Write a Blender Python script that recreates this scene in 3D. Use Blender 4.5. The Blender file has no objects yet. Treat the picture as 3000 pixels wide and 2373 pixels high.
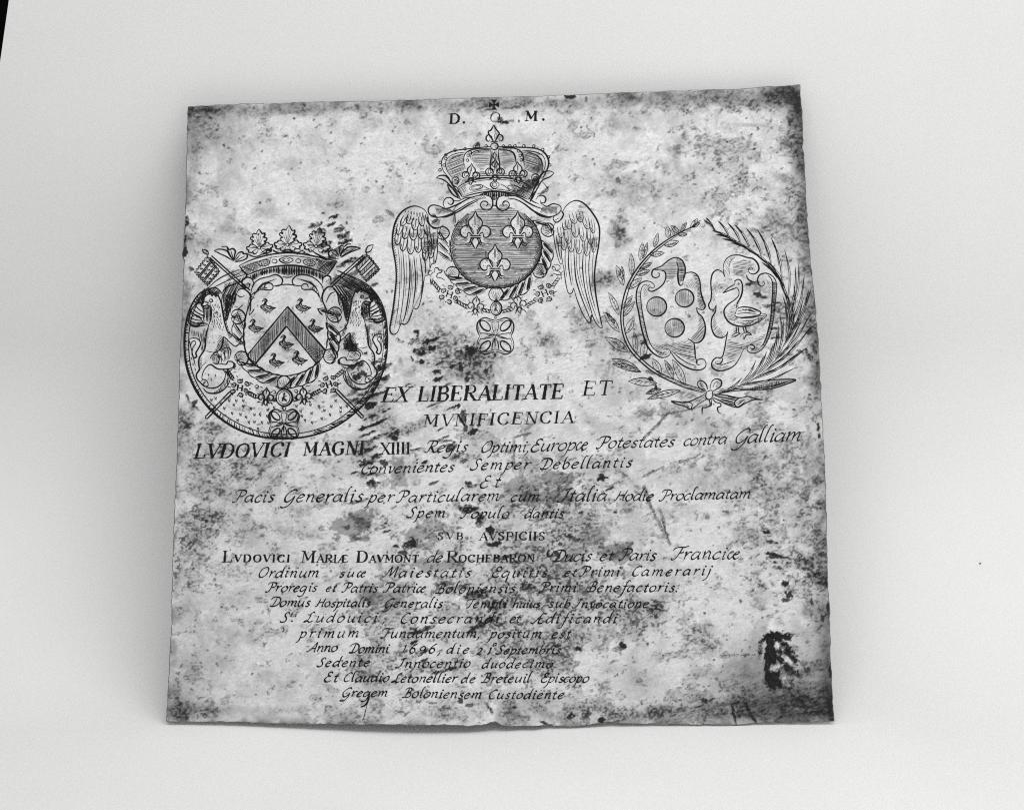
import bpy, math, random
import numpy as np

random.seed(7)
rng = np.random.default_rng(11)
sc = bpy.context.scene
COL = sc.collection

# ------------------------------------------------------------------ camera
TH = math.radians(14.8)          # tilt of the view away from straight down
DIST = 1.20                      # camera to middle of the plate
F = 5610.0                       # focal length in pixels of a 3000 px wide frame
CX, CY = 1500.0, 1186.5
cam_pos = np.array([0.0, -DIST * math.sin(TH), DIST * math.cos(TH)])
fwd = np.array([0.0, math.sin(TH), -math.cos(TH)])
upv = np.array([0.0, math.cos(TH), math.sin(TH)])
rgt = np.array([1.0, 0.0, 0.0])
# the plate stands leaning back 27 degrees; plate frame: x right, y up the plate, z out of its face
LEAN = math.radians(63.0)
RX = np.array([[1, 0, 0], [0, math.cos(LEAN), -math.sin(LEAN)], [0, math.sin(LEAN), math.cos(LEAN)]])


def W(p): return np.asarray(p, float) @ RX.T


cd = bpy.data.cameras.new('camera')
cd.sensor_width = 36.0
cd.lens = 36.0 * F / 3000.0
cd.clip_start, cd.clip_end = 0.01, 50
cam = bpy.data.objects.new('camera', cd)
cam.location = W(cam_pos)
cam.rotation_euler = (TH + LEAN, 0, 0)
COL.objects.link(cam)
sc.camera = cam

# ------------------------------------------------------------------ light
w = bpy.data.worlds.new('World')
sc.world = w
w.use_nodes = True
w.node_tree.nodes['Background'].inputs[0].default_value = (1, 1, 1, 1)
w.node_tree.nodes['Background'].inputs[1].default_value = 0.60


def area(name, loc, aim, size, size_y, power):
    l = bpy.data.lights.new(name, 'AREA')
    l.shape = 'RECTANGLE'
    l.size, l.size_y, l.energy = size, size_y, power
    o = bpy.data.objects.new(name, l)
    o.location = loc
    d = np.array(aim) - np.array(loc)
    from mathutils import Vector
    o.rotation_euler = Vector(d).to_track_quat('-Z', 'Y').to_euler()
    COL.objects.link(o)
    return o


area('softbox_lamp', (0.22, -0.60, 1.15), (0.03, 0.06, 0.05), 1.7, 0.6, 9.7)
area('fill_lamp', (0.55, -1.40, 0.35), (0.0, 0.0, 0.0), 0.9, 0.7, 2.5)
sc.cycles.use_denoising = False
sc.cycles.filter_width = 1.1
sc.view_settings.view_transform = 'Standard'
sc.view_settings.look = 'None'
sc.view_settings.exposure = 0.0
sc.view_settings.gamma = 1.0


# ------------------------------------------------------------------ pixel -> place on a surface of height z
def unproj(px, py, z):
    px, py = np.asarray(px, float), np.asarray(py, float)
    a, b = (px - CX) / F, -(py - CY) / F
    dx = a * rgt[0]
    dy = fwd[1] + b * upv[1]
    dz = fwd[2] + b * upv[2]
    t = (z - cam_pos[2]) / dz
    return np.stack([cam_pos[0] + dx * t, cam_pos[1] + dy * t, cam_pos[2] + dz * t], -1)


# ------------------------------------------------------------------ noise
TAB = rng.random((64, 256, 256))


def vnoise(x, y, s):
    t = TAB[s % 64]
    xi, yi = np.floor(x).astype(int), np.floor(y).astype(int)
    fx, fy = x - xi, y - yi
    fx, fy = fx * fx * (3 - 2 * fx), fy * fy * (3 - 2 * fy)
    x0, x1, y0, y1 = xi & 255, (xi + 1) & 255, yi & 255, (yi + 1) & 255
    return (t[x0, y0] * (1 - fx) + t[x1, y0] * fx) * (1 - fy) + (t[x0, y1] * (1 - fx) + t[x1, y1] * fx) * fy


def fbm(x, y, s, o=4, g=0.5):
    v, a, n = 0, 1.0, 0
    for i in range(o):
        v = v + a * vnoise(x * 2 ** i + 17.3 * i, y * 2 ** i + 5.1 * i, s + i)
        n += a
        a *= g
    return v / n


def sstep(a, b, x):
    t = np.clip((x - a) / (b - a), 0, 1)
    return t * t * (3 - 2 * t)


# ------------------------------------------------------------------ height of the plate's face (metres), over photo-traced places
def gauss(x, y, cx, cy, rx, ry, ang=0.0):
    c, s = math.cos(math.radians(ang)), math.sin(math.radians(ang))
    u = ((x - cx) * c + (y - cy) * s) / rx
    v = (-(x - cx) * s + (y - cy) * c) / ry
    return np.exp(-(u * u + v * v))


def height(x, y):
    x, y = np.asarray(x, float), np.asarray(y, float)
    h = 0.0017 + 0 * x
    h = h + 0.0075 * gauss(x, y, 1230, 2180, 400, 260)            # the lifted lower edge
    h = h + 0.0012 * gauss(x, y, 1980, 2180, 260, 200)
    h = h + 0.0006 * (fbm(x / 420, y / 420, 3, 2) - .5)
    h = h + 0.0016 * (fbm(x / 95, y / 95, 22, 2) - .5) * (gauss(x, y, 2330, 2030, 260, 200) + .55 * gauss(x, y, 1600, 2110, 420, 60) + .5 * gauss(x, y, 2420, 1500, 60, 700))
    # creases and dents
    h = h + 0.0017 * gauss(x, y, 1528, 2085, 70, 12, 48) - 0.0012 * gauss(x, y, 1482, 2085, 60, 12, 42)
    h = h - 0.0010 * gauss(x, y, 1590, 2100, 60, 14, 25)
    h = h - 0.0012 * gauss(x, y, 2155, 2090, 30, 8, 75) - 0.0011 * gauss(x, y, 2195, 2085, 36, 8, 58)
    h = h + 0.0012 * gauss(x, y, 2190, 2015, 50, 10, -25)
    h = h - 0.0014 * gauss(x, y, 2262, 1950, 75, 22, 75) - 0.0012 * gauss(x, y, 2310, 1930, 60, 18, 55)
    h = h - 0.0012 * gauss(x, y, 2190, 1985, 30, 45, 20)
    h = h + 0.0010 * gauss(x, y, 2235, 1900, 14, 50, 10)
    h = h - 0.0009 * gauss(x, y, 2292, 535, 26, 12, 30) + 0.0008 * gauss(x, y, 2285, 505, 24, 16)
    h = h - 0.0007 * gauss(x, y, 2200, 374, 60, 7, 2) + 0.0005 * gauss(x, y, 2200, 360, 60, 8, 2)
    h = h - 0.0010 * gauss(x, y, 873, 335, 42, 8, -6) + .0006 * gauss(x, y, 875, 322, 45, 8, -6)
    h = h - 0.0008 * gauss(x, y, 1695, 1215, 60, 18, 55) - 0.0007 * gauss(x, y, 1745, 1305, 30, 16, -20)
    h = h - 0.0007 * gauss(x, y, 1410, 1530, 60, 18, 60) - .0006 * gauss(x, y, 1180, 1110, 60, 10, -25)
    h = h - 0.0005 * gauss(x, y, 1655, 1140, 40, 8, -25)
    for (a, b, r) in ((1110, 1030, 14), (1220, 1028, 14), (1170, 1060, 12), (1218, 1070, 12), (1228, 1000, 10)):
        h = h - 0.0003 * gauss(x, y, a, b, r * .7, r, 20)
    return h


# ------------------------------------------------------------------ materials
def mat(name):
    m = bpy.data.materials.new(name)
    m.use_nodes = True
    nt = m.node_tree
    return m, nt, nt.nodes['Principled BSDF'], nt.nodes.new, nt.links.new


def paper_mat():
    m, nt, b, N, L = mat('white_paper')
    tc = N('ShaderNodeTexCoord')
    n = N('ShaderNodeTexNoise'); n.inputs['Scale'].default_value = 1800; n.inputs['Detail'].default_value = 3
    n.inputs['Roughness'].default_value = .75
    n2 = N('ShaderNodeTexNoise'); n2.inputs['Scale'].default_value = 7; n2.inputs['Detail'].default_value = 3
    L(tc.outputs['Object'], n.inputs['Vector']); L(tc.outputs['Object'], n2.inputs['Vector'])
    r = N('ShaderNodeMapRange'); r.inputs[1].default_value = .25; r.inputs[2].default_value = .75
    r.inputs[3].default_value = .735; r.inputs[4].default_value = .865
    L(n.outputs['Fac'], r.inputs[0])
    r2 = N('ShaderNodeMapRange'); r2.inputs[1].default_value = .3; r2.inputs[2].default_value = .7
    r2.inputs[3].default_value = .975; r2.inputs[4].default_value = 1.015
    L(n2.outputs['Fac'], r2.inputs[0])
    mu = N('ShaderNodeMath'); mu.operation = 'MULTIPLY'; L(r.outputs[0], mu.inputs[0]); L(r2.outputs[0], mu.inputs[1])
    c = N('ShaderNodeCombineColor')
    wm = N('ShaderNodeMath'); wm.operation = 'MULTIPLY'; wm.inputs[1].default_value = .993; L(mu.outputs[0], wm.inputs[0])
    L(mu.outputs[0], c.inputs[0]); L(mu.outputs[0], c.inputs[1]); L(wm.outputs[0], c.inputs[2])
    L(c.outputs[0], b.inputs['Base Color'])
    b.inputs['Roughness'].default_value = .85
    b.inputs['Specular IOR Level'].default_value = .2
    bu = N('ShaderNodeBump'); bu.inputs['Strength'].default_value = .12; bu.inputs['Distance'].default_value = .0002
    L(n.outputs['Fac'], bu.inputs['Height']); L(bu.outputs[0], b.inputs['Normal'])
    return m


def plate_mat():
    m, nt, b, N, L = mat('tarnished_metal')
    at = N('ShaderNodeAttribute'); at.attribute_name = 'tone'
    tc = N('ShaderNodeTexCoord')
    mp = N('ShaderNodeMapping'); mp.inputs['Rotation'].default_value = (0, 0, math.radians(-10))
    mp.inputs['Scale'].default_value = (.55, 1.2, 1)
    L(tc.outputs['Object'], mp.inputs[0])
    n = N('ShaderNodeTexNoise'); n.inputs['Scale'].default_value = 1300; n.inputs['Detail'].default_value = 4
    n.inputs['Roughness'].default_value = .7
    L(mp.outputs[0], n.inputs['Vector'])
    r = N('ShaderNodeMapRange'); r.inputs[1].default_value = .25; r.inputs[2].default_value = .75
    r.inputs[3].default_value = .87; r.inputs[4].default_value = 1.12
    L(n.outputs['Fac'], r.inputs[0])
    mu = N('ShaderNodeMath'); mu.operation = 'MULTIPLY'; L(at.outputs['Fac'], mu.inputs[0]); L(r.outputs[0], mu.inputs[1])
    c = N('ShaderNodeCombineColor')
    for i in range(3): L(mu.outputs[0], c.inputs[i])
    L(c.outputs[0], b.inputs['Base Color'])
    b.inputs['Metallic'].default_value = .22
    rr_ = N('ShaderNodeMapRange'); rr_.inputs[1].default_value = .1; rr_.inputs[2].default_value = .7; rr_.inputs[3].default_value = .65; rr_.inputs[4].default_value = .46
    L(at.outputs['Fac'], rr_.inputs[0]); L(rr_.outputs[0], b.inputs['Roughness'])
    b.inputs['Specular IOR Level'].default_value = .35
    bu = N('ShaderNodeBump'); bu.inputs['Strength'].default_value = .35; bu.inputs['Distance'].default_value = .00012
    L(n.outputs['Fac'], bu.inputs['Height'])
    at2 = N('ShaderNodeAttribute'); at2.attribute_name = 'relief'
    bu2 = N('ShaderNodeBump'); bu2.inputs['Strength'].default_value = .9; bu2.inputs['Distance'].default_value = .0004
    L(at2.outputs['Fac'], bu2.inputs['Height']); L(bu.outputs[0], bu2.inputs['Normal'])
    L(bu2.outputs[0], b.inputs['Normal'])
    return m


def simple(name, v, rough=.6, var=.3, scale=900, metal=0.0):
    m, nt, b, N, L = mat(name)
    tc = N('ShaderNodeTexCoord')
    n = N('ShaderNodeTexNoise'); n.inputs['Scale'].default_value = scale
    L(tc.outputs['Object'], n.inputs['Vector'])
    r = N('ShaderNodeMapRange'); r.inputs[1].default_value = .3; r.inputs[2].default_value = .7
    r.inputs[3].default_value = v * (1 - var); r.inputs[4].default_value = v * (1 + var)
    L(n.outputs['Fac'], r.inputs[0])
    c = N('ShaderNodeCombineColor')
    for i in range(3): L(r.outputs[0], c.inputs[i])
    L(c.outputs[0], b.inputs['Base Color'])
    b.inputs['Roughness'].default_value = rough
    b.inputs['Metallic'].default_value = metal
    b.inputs['Specular IOR Level'].default_value = .1
    return m


M_PAPER = paper_mat()
M_PLATE = plate_mat()
M_INK = simple('blackened_engraving', .008, .6, .7, 500)
M_FINE = simple('fine_engraving', .03, .6, .6, 500)
M_RIM = simple('worn_metal_edge', .16, .45, .6, 300, .2)
M_TABLE = simple('black_table', .003, .9)
M_CRUMB = simple('dark_crumb', .03, .8)


def mesh_obj(name, v, f, m, parent=None, smooth=False):
    me = bpy.data.meshes.new(name)
    me.from_pydata([tuple(p) for p in W(np.array(v, float))], [], f)
    me.materials.append(m)
    if smooth:
        me.polygons.foreach_set('use_smooth', [True] * len(me.polygons))
    o = bpy.data.objects.new(name, me)
    COL.objects.link(o)
    if parent: o.parent = parent
    return o


# ------------------------------------------------------------------ setting: paper sheet on a dark table


def hit_wall(px, py, yw):
    o = W(cam_pos)
    d = W(fwd + rgt * (px - CX) / F - upv * (py - CY) / F)
    return o + d * (yw - o[1]) / d[1]


FLOOR, RAD, Y0 = -0.1766, 0.20, -0.093
prof = [(-1.6, FLOOR), (-.8, FLOOR), (-.4, FLOOR), (-.2, FLOOR)]
for i in range(41):
    a = i / 40 * math.pi / 2
    prof.append((Y0 + RAD * math.sin(a), FLOOR + RAD * (1 - math.cos(a))))
for z in (.1, .15, .2, .25, .3, .4, .6, .9, 1.3): prof.append((Y0 + RAD, z))
WALL = Y0 + RAD
e0, e1 = hit_wall(24, 0, WALL), hit_wall(0, 195, WALL)
k_ = (e0[0] - e1[0]) / (e0[2] - e1[2])
pv, pf = [], []
NC = 90
fine = [prof[0], prof[1], prof[2]] + [(-.4 + .2 * i / 8, FLOOR) for i in range(1, 9)] + [(-.2 + (Y0 + .2) * i / 14, FLOOR) for i in range(1, 15)] + prof[5:]
prof = fine
for (a, b) in prof:
    xl = e0[0] + k_ * (b - e0[2]) * (1 if b > FLOOR + RAD else .8)
    if b > .18 and b < .3: xl += .0008 * math.sin(b * 60)
    for t in range(NC):
        x_ = xl + (1.2 - xl) * t / (NC - 1)
        # the sheet is not quite flat: it dips under the middle of the plate's foot
        sag = .0034 * math.exp(-((x_ + .052) / .085) ** 2 - ((a + .085) / .045) ** 2) if b < FLOOR + .02 else 0
        wave = .0012 * math.sin(x_ * 7 + a * 9) if a < -.12 else 0
        pv.append((x_, a, b - sag + wave * min(1, (-.12 - a) / .1)))
for i in range(len(prof) - 1):
    for t in range(NC - 1):
        a = i * NC + t
        pf.append((a, a + 1, a + NC + 1, a + NC))


def world_obj(name, v, f, m, smooth=False):
    me = bpy.data.meshes.new(name)
    me.from_pydata([tuple(p) for p in v], [], f)
    me.materials.append(m)
    if smooth: me.polygons.foreach_set('use_smooth', [True] * len(me.polygons))
    o = bpy.data.objects.new(name, me)
    COL.objects.link(o)
    return o


pb = world_obj('paper_backdrop', pv, pf, M_PAPER, True)
pb['kind'] = 'structure'
tb = world_obj('table_top', [(-3, -2.5, FLOOR - .015), (3, -2.5, FLOOR - .015), (3, 1.5, FLOOR - .015), (-3, 1.5, FLOOR - .015)], [(0, 1, 2, 3)], M_TABLE)
tb['kind'] = 'structure'
dw = world_obj('wall', [(-3, 1.4, FLOOR), (3, 1.4, FLOOR), (3, 1.4, 2.4), (-3, 1.4, 2.4)], [(0, 1, 2, 3)], M_TABLE)
dw['kind'] = 'structure'

# ------------------------------------------------------------------ the plate
plate = bpy.data.objects.new('engraved_plate', None)
plate.empty_display_size = .1
COL.objects.link(plate)
plate['label'] = 'square tarnished metal plate engraved with three coats of arms and Latin lines on white paper'
plate['category'] = 'metal plate'

TOP = [(552, 314), (640, 309), (720, 306), (800, 305), (870, 302), (940, 300), (1100, 298), (1300, 291), (1445, 287), (1600, 284), (1700, 278), (1900, 271), (2060, 266), (2150, 263), (2250, 256), (2343, 249)]
BOT = [(489, 2112), (600, 2112), (720, 2114), (830, 2118), (950, 2118), (1080, 2120), (1200, 2122), (1300, 2122), (1370, 2124), (1410, 2123), (1452, 2112), (1472, 2122), (1500, 2126), (1580, 2124), (1614, 2121), (1622, 2125), (1700, 2124), (1745, 2118), (1785, 2111), (1840, 2118), (1900, 2119), (2000, 2119), (2080, 2121), (2160, 2122), (2212, 2116), (2330, 2113), (2443, 2110)]
LEF = [(552, 314), (549, 420), (547, 520), (543, 650), (540, 690), (538, 725), (534, 745), (541, 768), (537, 880), (530, 1000), (524, 1200), (520, 1330), (512, 1500), (507, 1650), (503, 1830), (497, 1960), (489, 2112)]
RIG = [(2343, 249), (2350, 360), (2352, 422), (2349, 430), (2354, 445), (2361, 600), (2372, 740), (2388, 900), (2399, 1050), (2405, 1170), (2412, 1300), (2417, 1420), (2421, 1560), (2424, 1700), (2427, 1765), (2430, 1790), (2429, 1850), (2434, 1950), (2437, 2040), (2443, 2110)]


def interp_curve(pts, n):
    p = np.array(pts, float)
    d = np.r_[0, np.cumsum(np.hypot(*(p[1:] - p[:-1]).T))]
    t = np.linspace(0, d[-1], n)
    return np.stack([np.interp(t, d, p[:, 0]), np.interp(t, d, p[:, 1])], -1)


NU, NV = 780, 760
T, B = interp_curve(TOP, NU), interp_curve(BOT, NU)
L_, R_ = interp_curve(LEF, NV), interp_curve(RIG, NV)
for arr, ax, sd in ((T, 1, 31), (B, 1, 32), (L_, 0, 33), (R_, 0, 34)):
    k = np.arange(len(arr))
    j = (fbm(k / 9.0, 0 * k + .5, sd, 3) - .5) * 6
    j *= np.minimum(1, np.minimum(k, len(arr) - 1 - k) / 12)
    arr[:, ax] += j
u = np.linspace(0, 1, NU)[None, :, None]
v = np.linspace(0, 1, NV)[:, None, None]
G = (1 - v) * T[None] + v * B[None] + (1 - u) * L_[:, None] + u * R_[:, None] \
    - ((1 - u) * (1 - v) * T[0] + u * (1 - v) * T[-1] + (1 - u) * v * B[0] + u * v * B[-1])
X, Y = G[..., 0], G[..., 1]
H = height(X, Y)

# ---- tarnish: each stain, pit cluster and gouge with its own place and shape, plus reflections painted dark at corners
warp1 = (fbm(X / 26, Y / 26, 40, 4) - .5)
warp2 = (fbm(X / 9, Y / 9, 45, 3) - .5)
pitn = fbm(X / 6.2, Y / 5.2, 50, 2, .6)
streak = fbm((X * .94 - Y * .34) / 16, (X * .34 + Y * .94) / 4.2, 55, 3, .6)
grime = fbm(X / 60, Y / 60, 60, 5, .6)
mott = fbm(X / 190, Y / 190, 8, 4, .6)

dark = np.zeros_like(X)
relief = np.zeros_like(X)
rim_glint = np.zeros_like(X)


def local(cx, cy, r):
    m = (np.abs(X - cx) < r) & (np.abs(Y - cy) < r)
    ii = np.where(m.any(1))[0]; jj = np.where(m.any(0))[0]
    if len(ii) == 0 or len(jj) == 0: return None
    return (slice(ii[0], ii[-1] + 1), slice(jj[0], jj[-1] + 1))


def stain_or_sheen(cx, cy, rx, ry, s, kind='soft', ang=0):
    global dark
    r = max(rx, ry)
    sl = local(cx, cy, r * 2.0 + 12)
    if sl is None: return
    x, y = X[sl], Y[sl]
    c, sn = math.cos(math.radians(ang)), math.sin(math.radians(ang))
    uu = ((x - cx) * c + (y - cy) * sn) / rx
    vv = (-(x - cx) * sn + (y - cy) * c) / ry
    d = np.sqrt(uu * uu + vv * vv)
    w1, w2 = warp1[sl], warp2[sl]
    if kind == 'soft':
        k = (1 - sstep(.25, 1.45, d + 1.8 * w1 + .8 * w2)) * (.25 + .6 * streak[sl] + .7 * sstep(.42, .62, pitn[sl])) * s * .85
    elif kind == 'hard':
        k = (1 - sstep(.93, 1.05, d + 1.5 * w1 + .7 * w2)) * (.62 + .75 * streak[sl]) * s
    elif kind == 'clear':
        k = (1 - sstep(.75, 1.15, d + 1.2 * w1 + 1.6 * w2)) * s
        dark[sl] = dark[sl] * (1 - k)
        relief[sl] = relief[sl] * (1 - k) + k * .5
        return
    elif kind == 'painted_sheen':  # smooth darkening painted in for reflection on the bent corners and edges
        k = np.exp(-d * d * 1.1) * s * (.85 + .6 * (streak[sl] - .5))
    elif kind == 'pit':
        den = (1 - sstep(.2, 1.5, d + 1.0 * w1))
        pk = sstep(.50, .62, pitn[sl] + .20 * (den - .65))
        k = den * (s * .24 + pk * s * .66)
    else:  # gouge
        am = min(6.0, .36 * min(rx, ry) + .4)
        xx_, yy_ = x - cx + am * 5.0 * w2 + am * 2.2 * w1, y - cy + am * 4.0 * (pitn[sl] - .5) + am * 2.0 * w2
        uu, vv = (xx_ * c + yy_ * sn) / rx, (-xx_ * sn + yy_ * c) / ry
        ed = np.sqrt(uu * uu + vv * vv)
        k = (1 - sstep(.90, 1.16, ed)) * min(1.0, s * 1.06)
        if s < .97 and r > 15: k = k * (1 - .6 * sstep(.50, .60, 1 - pitn[sl]) * sstep(.1, .7, ed))
        hi = sstep(1.05, 1.2, ed) * (1 - sstep(1.25, 1.7, ed))
        rim_glint[sl] = np.maximum(rim_glint[sl], hi * s * sstep(3, 8, min(rx, ry) * 1.0 + 0 * ed))
        relief[sl] += -(1 - sstep(.7, 1.15, ed)) * 1.4 + hi * .7
    dark[sl] = 1 - (1 - dark[sl]) * (1 - np.clip(k, 0, .985))


def crop(ox, oy, s, rows, kind, ang=0):
    for r in rows:
        a = r[5] if len(r) > 5 else ang
        thick_ = 1.1 if kind == 'gouge' and (ox, oy) in ((500, 600), (900, 900)) else 1.0
        stain_or_sheen(ox + r[0] / s, oy + r[1] / s, r[2] / s * (1 + (thick_ - 1) * .3), r[3] / s * thick_, min(.98, r[4] * (1 + (thick_ - 1) * .2)), kind, a)


# overview crop (0,0) scale .7197
OV = (0, 0, 0.7197)
crop(*OV, [(450, 262, 85, 50, .36), (415, 236, 42, 11, .75), (520, 234, 150, 12, .4), (760, 226, 220, 10, .3), (1100, 222, 300, 16, .3), (1500, 212, 220, 26, .42),
           (1640, 208, 85, 26, .85), (1682, 232, 24, 62, .85), (1690, 305, 16, 70, .6), (1697, 390, 12, 60, .4), (1400, 245, 200, 30, .22),
           (1690, 330, 40, 130, .25), (1660, 470, 60, 90, .25), (1325, 400, 75, 45, .28), (1430, 395, 100, 55, .26), (1590, 490, 95, 40, .3),
           (1700, 520, 16, 90, .6), (1712, 640, 12, 60, .6), (1718, 790, 14, 60, .6), (1728, 760, 10, 70, .3), (410, 330, 14, 60, .35), (400, 420, 20, 40, .22),
           (470, 500, 70, 30, .16), (650, 340, 60, 35, .12), (820, 260, 60, 20, .18), (780, 430, 80, 35, .13), (560, 290, 30, 16, .2), (905, 340, 50, 30, .15), (1080, 215, 60, 12, .4), (980, 480, 60, 20, .12),
           (1230, 700, 60, 25, .25), (860, 640, 30, 90, .1), (880, 680, 70, 30, .2), (1000, 760, 60, 30, .2), (1500, 900, 130, 20, .2), (1400, 1000, 150, 30, .18),
           (1620, 960, 120, 50, .3), (1560, 1000, 120, 60, .25), (1710, 980, 40, 60, .5), (1690, 1020, 50, 25, .45), (1700, 1100, 60, 60, .3), (1740, 1160, 30, 90, .35),
           (1640, 1000, 60, 50, .3), (1580, 1120, 50, 30, .22), (1660, 1180, 80, 30, .25), (1600, 620, 20, 60, .15), (1500, 330, 90, 60, .16)], 'soft')
# left lower area
LL = (450, 1200, 1.708)
crop(*LL, [(230, 150, 140, 70, .5), (440, 280, 85, 60, .75), (330, 195, 150, 40, .5), (250, 330, 130, 110, .45), (250, 520, 60, 45, .75), (330, 545, 80, 45, .6),
           (430, 430, 120, 60, .4), (720, 500, 90, 40, .55), (210, 640, 140, 90, .5), (430, 655, 70, 50, .55), (118, 790, 34, 70, .85), (380, 800, 150, 60, .5),
           (140, 560, 60, 60, .4), (190, 690, 60, 40, .6), (300, 400, 120, 60, .4), (640, 600, 60, 30, .4), (470, 590, 110, 40, .4), (150, 60, 60, 80, .5), (110, 900, 26, 80, .5)], 'pit')
crop(*LL, [(440, 285, 75, 50, .32), (250, 520, 30, 30, .35), (120, 1510, 80, 55, .7), (190, 1300, 40, 60, .3), (110, 1400, 30, 60, .45), (280, 1520, 60, 30, .45), (700, 1500, 90, 22, .35),
           (400, 1500, 200, 20, .22), (260, 950, 170, 60, .16), (350, 1080, 160, 60, .14), (170, 1080, 70, 80, .2), (500, 1420, 80, 40, .18), (300, 1250, 200, 50, .1), (150, 60, 55, 60, .4), (660, 1380, 40, 20, .3),
           (560, 860, 120, 20, .2), (900, 1180, 60, 30, .2), (860, 1300, 60, 30, .2), (480, 1150, 80, 30, .15), (270, 215, 60, 40, .3), (100, 1200, 20, 100, .25)], 'soft')
# centre
CE = (1000, 1300, 2.009)
crop(*CE, [(60, 490, 110, 60, .52), (120, 440, 60, 70, .5), (130, 560, 40, 25, .55), (490, 520, 110, 60, .38), (480, 600, 80, 30, .35), (570, 712, 150, 42, .45),
           (1250, 200, 120, 55, .5), (1060, 250, 110, 50, .4), (1180, 320, 130, 50, .45), (1330, 300, 60, 60, .35), (1590, 630, 110, 55, .55), (1640, 670, 60, 40, .5), (340, 180, 50, 90, .42), (1300, 90, 40, 30, .3),
           (1510, 550, 90, 50, .4), (250, 905, 130, 50, .42), (140, 880, 60, 60, .3)], 'hard')
crop(*CE, [(1330, 480, 160, 100, .5), (1250, 640, 160, 60, .48), (1180, 720, 170, 90, .5), (1300, 850, 230, 90, .5), (1500, 940, 280, 80, .45), (900, 950, 150, 90, .6), (1100, 840, 90, 60, .7),
           (780, 800, 200, 70, .35), (1230, 1230, 130, 130, .62), (1300, 1120, 180, 100, .45), (200, 1330, 150, 90, .45), (850, 1060, 160, 70, .55), (700, 1130, 300, 60, .35), (1000, 1180, 260, 80, .35),
           (640, 1300, 250, 60, .4), (1000, 1330, 250, 70, .3), (600, 1580, 170, 60, .5), (1340, 1590, 110, 60, .6), (1200, 1500, 140, 60, .4), (1750, 1600, 250, 45, .55), (1850, 960, 80, 50, .8), (1800, 1040, 160, 70, .4),
           (200, 900, 200, 100, .3), (1720, 1100, 130, 60, .35), (1580, 1320, 60, 40, .4), (600, 870, 200, 60, .22), (330, 640, 120, 60, .35), (1000, 400, 250, 90, .28), (60, 420, 60, 40, .6), (1650, 1000, 120, 60, .4), (1380, 1380, 70, 50, .5)], 'pit')
crop(*CE, [(1200, 700, 220, 110, .27), (1350, 900, 300, 110, .27), (1050, 1150, 300, 120, .17), (1240, 1250, 110, 130, .3), (1330, 470, 150, 110, .2), (1000, 300, 260, 120, .16), (700, 1200, 300, 100, .1),
           (1340, 1590, 100, 60, .5), (1490, 1540, 90, 50, .45), (1200, 1600, 80, 40, .35), (1700, 1600, 220, 30, .4), (1000, 1590, 70, 60, .5), (620, 1600, 160, 40, .3), (150, 1370, 80, 60, .3), (130, 1270, 90, 50, .3), (930, 940, 110, 60, .35), (480, 560, 120, 70, .2)], 'soft')
crop(*CE, [(815, 450, 22, 40, .95, 20), (765, 392, 46, 13, .93, -20), (730, 380, 40, 18, .8, -20), (876, 506, 24, 18, .95), (905, 590, 40, 13, .97, -10), (400, 592, 48, 22, .9, -20), (360, 640, 30, 14, .85), (430, 585, 24, 20, .9), (318, 603, 16, 8, .95), (185, 238, 34, 22, .9), (760, 248, 34, 12, .9), (748, 232, 20, 9, .9),
           (260, 466, 14, 5, .9, -15), (270, 515, 26, 6, .85, -15), (545, 232, 32, 6, .8, -22), (1540, 205, 34, 13, .97, -5), (1528, 185, 14, 12, .9), (1408, 406, 14, 10, .9), (790, 885, 80, 16, .85, -18), (830, 900, 40, 12, .85), (910, 955, 50, 18, .8, -25), (870, 1040, 70, 14, .85, -22), (800, 1075, 60, 14, .85, -25), (760, 1100, 30, 10, .7, -20), (490, 1092, 70, 11, .9, -20), (430, 1112, 40, 10, .85, -10),
           (430, 1168, 24, 9, .93, -18), (480, 1224, 46, 13, .92, -10), (492, 1272, 22, 7, .9, -20), (590, 1336, 70, 9, .88, -14), (655, 1322, 30, 7, .9, -20), (1390, 1205, 20, 14, .95, 30), (1655, 1185, 26, 16, .9, 20), (1640, 1205, 40, 14, .6, -20), (703, 1512, 14, 18, .85), (755, 1535, 16, 9, .7), (870, 1555, 36, 6, .9, 62), (1020, 1552, 12, 8, .85), (1530, 1625, 26, 12, .95, -15), (1190, 1640, 26, 6, .93, 25), (1270, 650, 26, 14, .85, 60), (1100, 845, 46, 22, .8), (1380, 560, 20, 10, .7), (1290, 590, 14, 9, .8), (1340, 545, 22, 7, .8), (30, 490, 24, 12, .7), (80, 560, 30, 12, .6),
           (1150, 330, 20, 12, .6), (960, 665, 80, 9, .85, -12), (1010, 700, 20, 6, .6), (1610, 407, 9, 5, .9), (690, 370, 60, 16, .6, 40), (1580, 265, 26, 6, .85, -22), (100, 340, 60, 9, .85, -14), (420, 1090, 20, 8, .8), (1345, 1600, 24, 20, .85), (1440, 1600, 18, 40, .6, 20), (700, 840, 70, 8, .6, -12), (620, 820, 20, 14, .6)], 'gouge')
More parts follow.
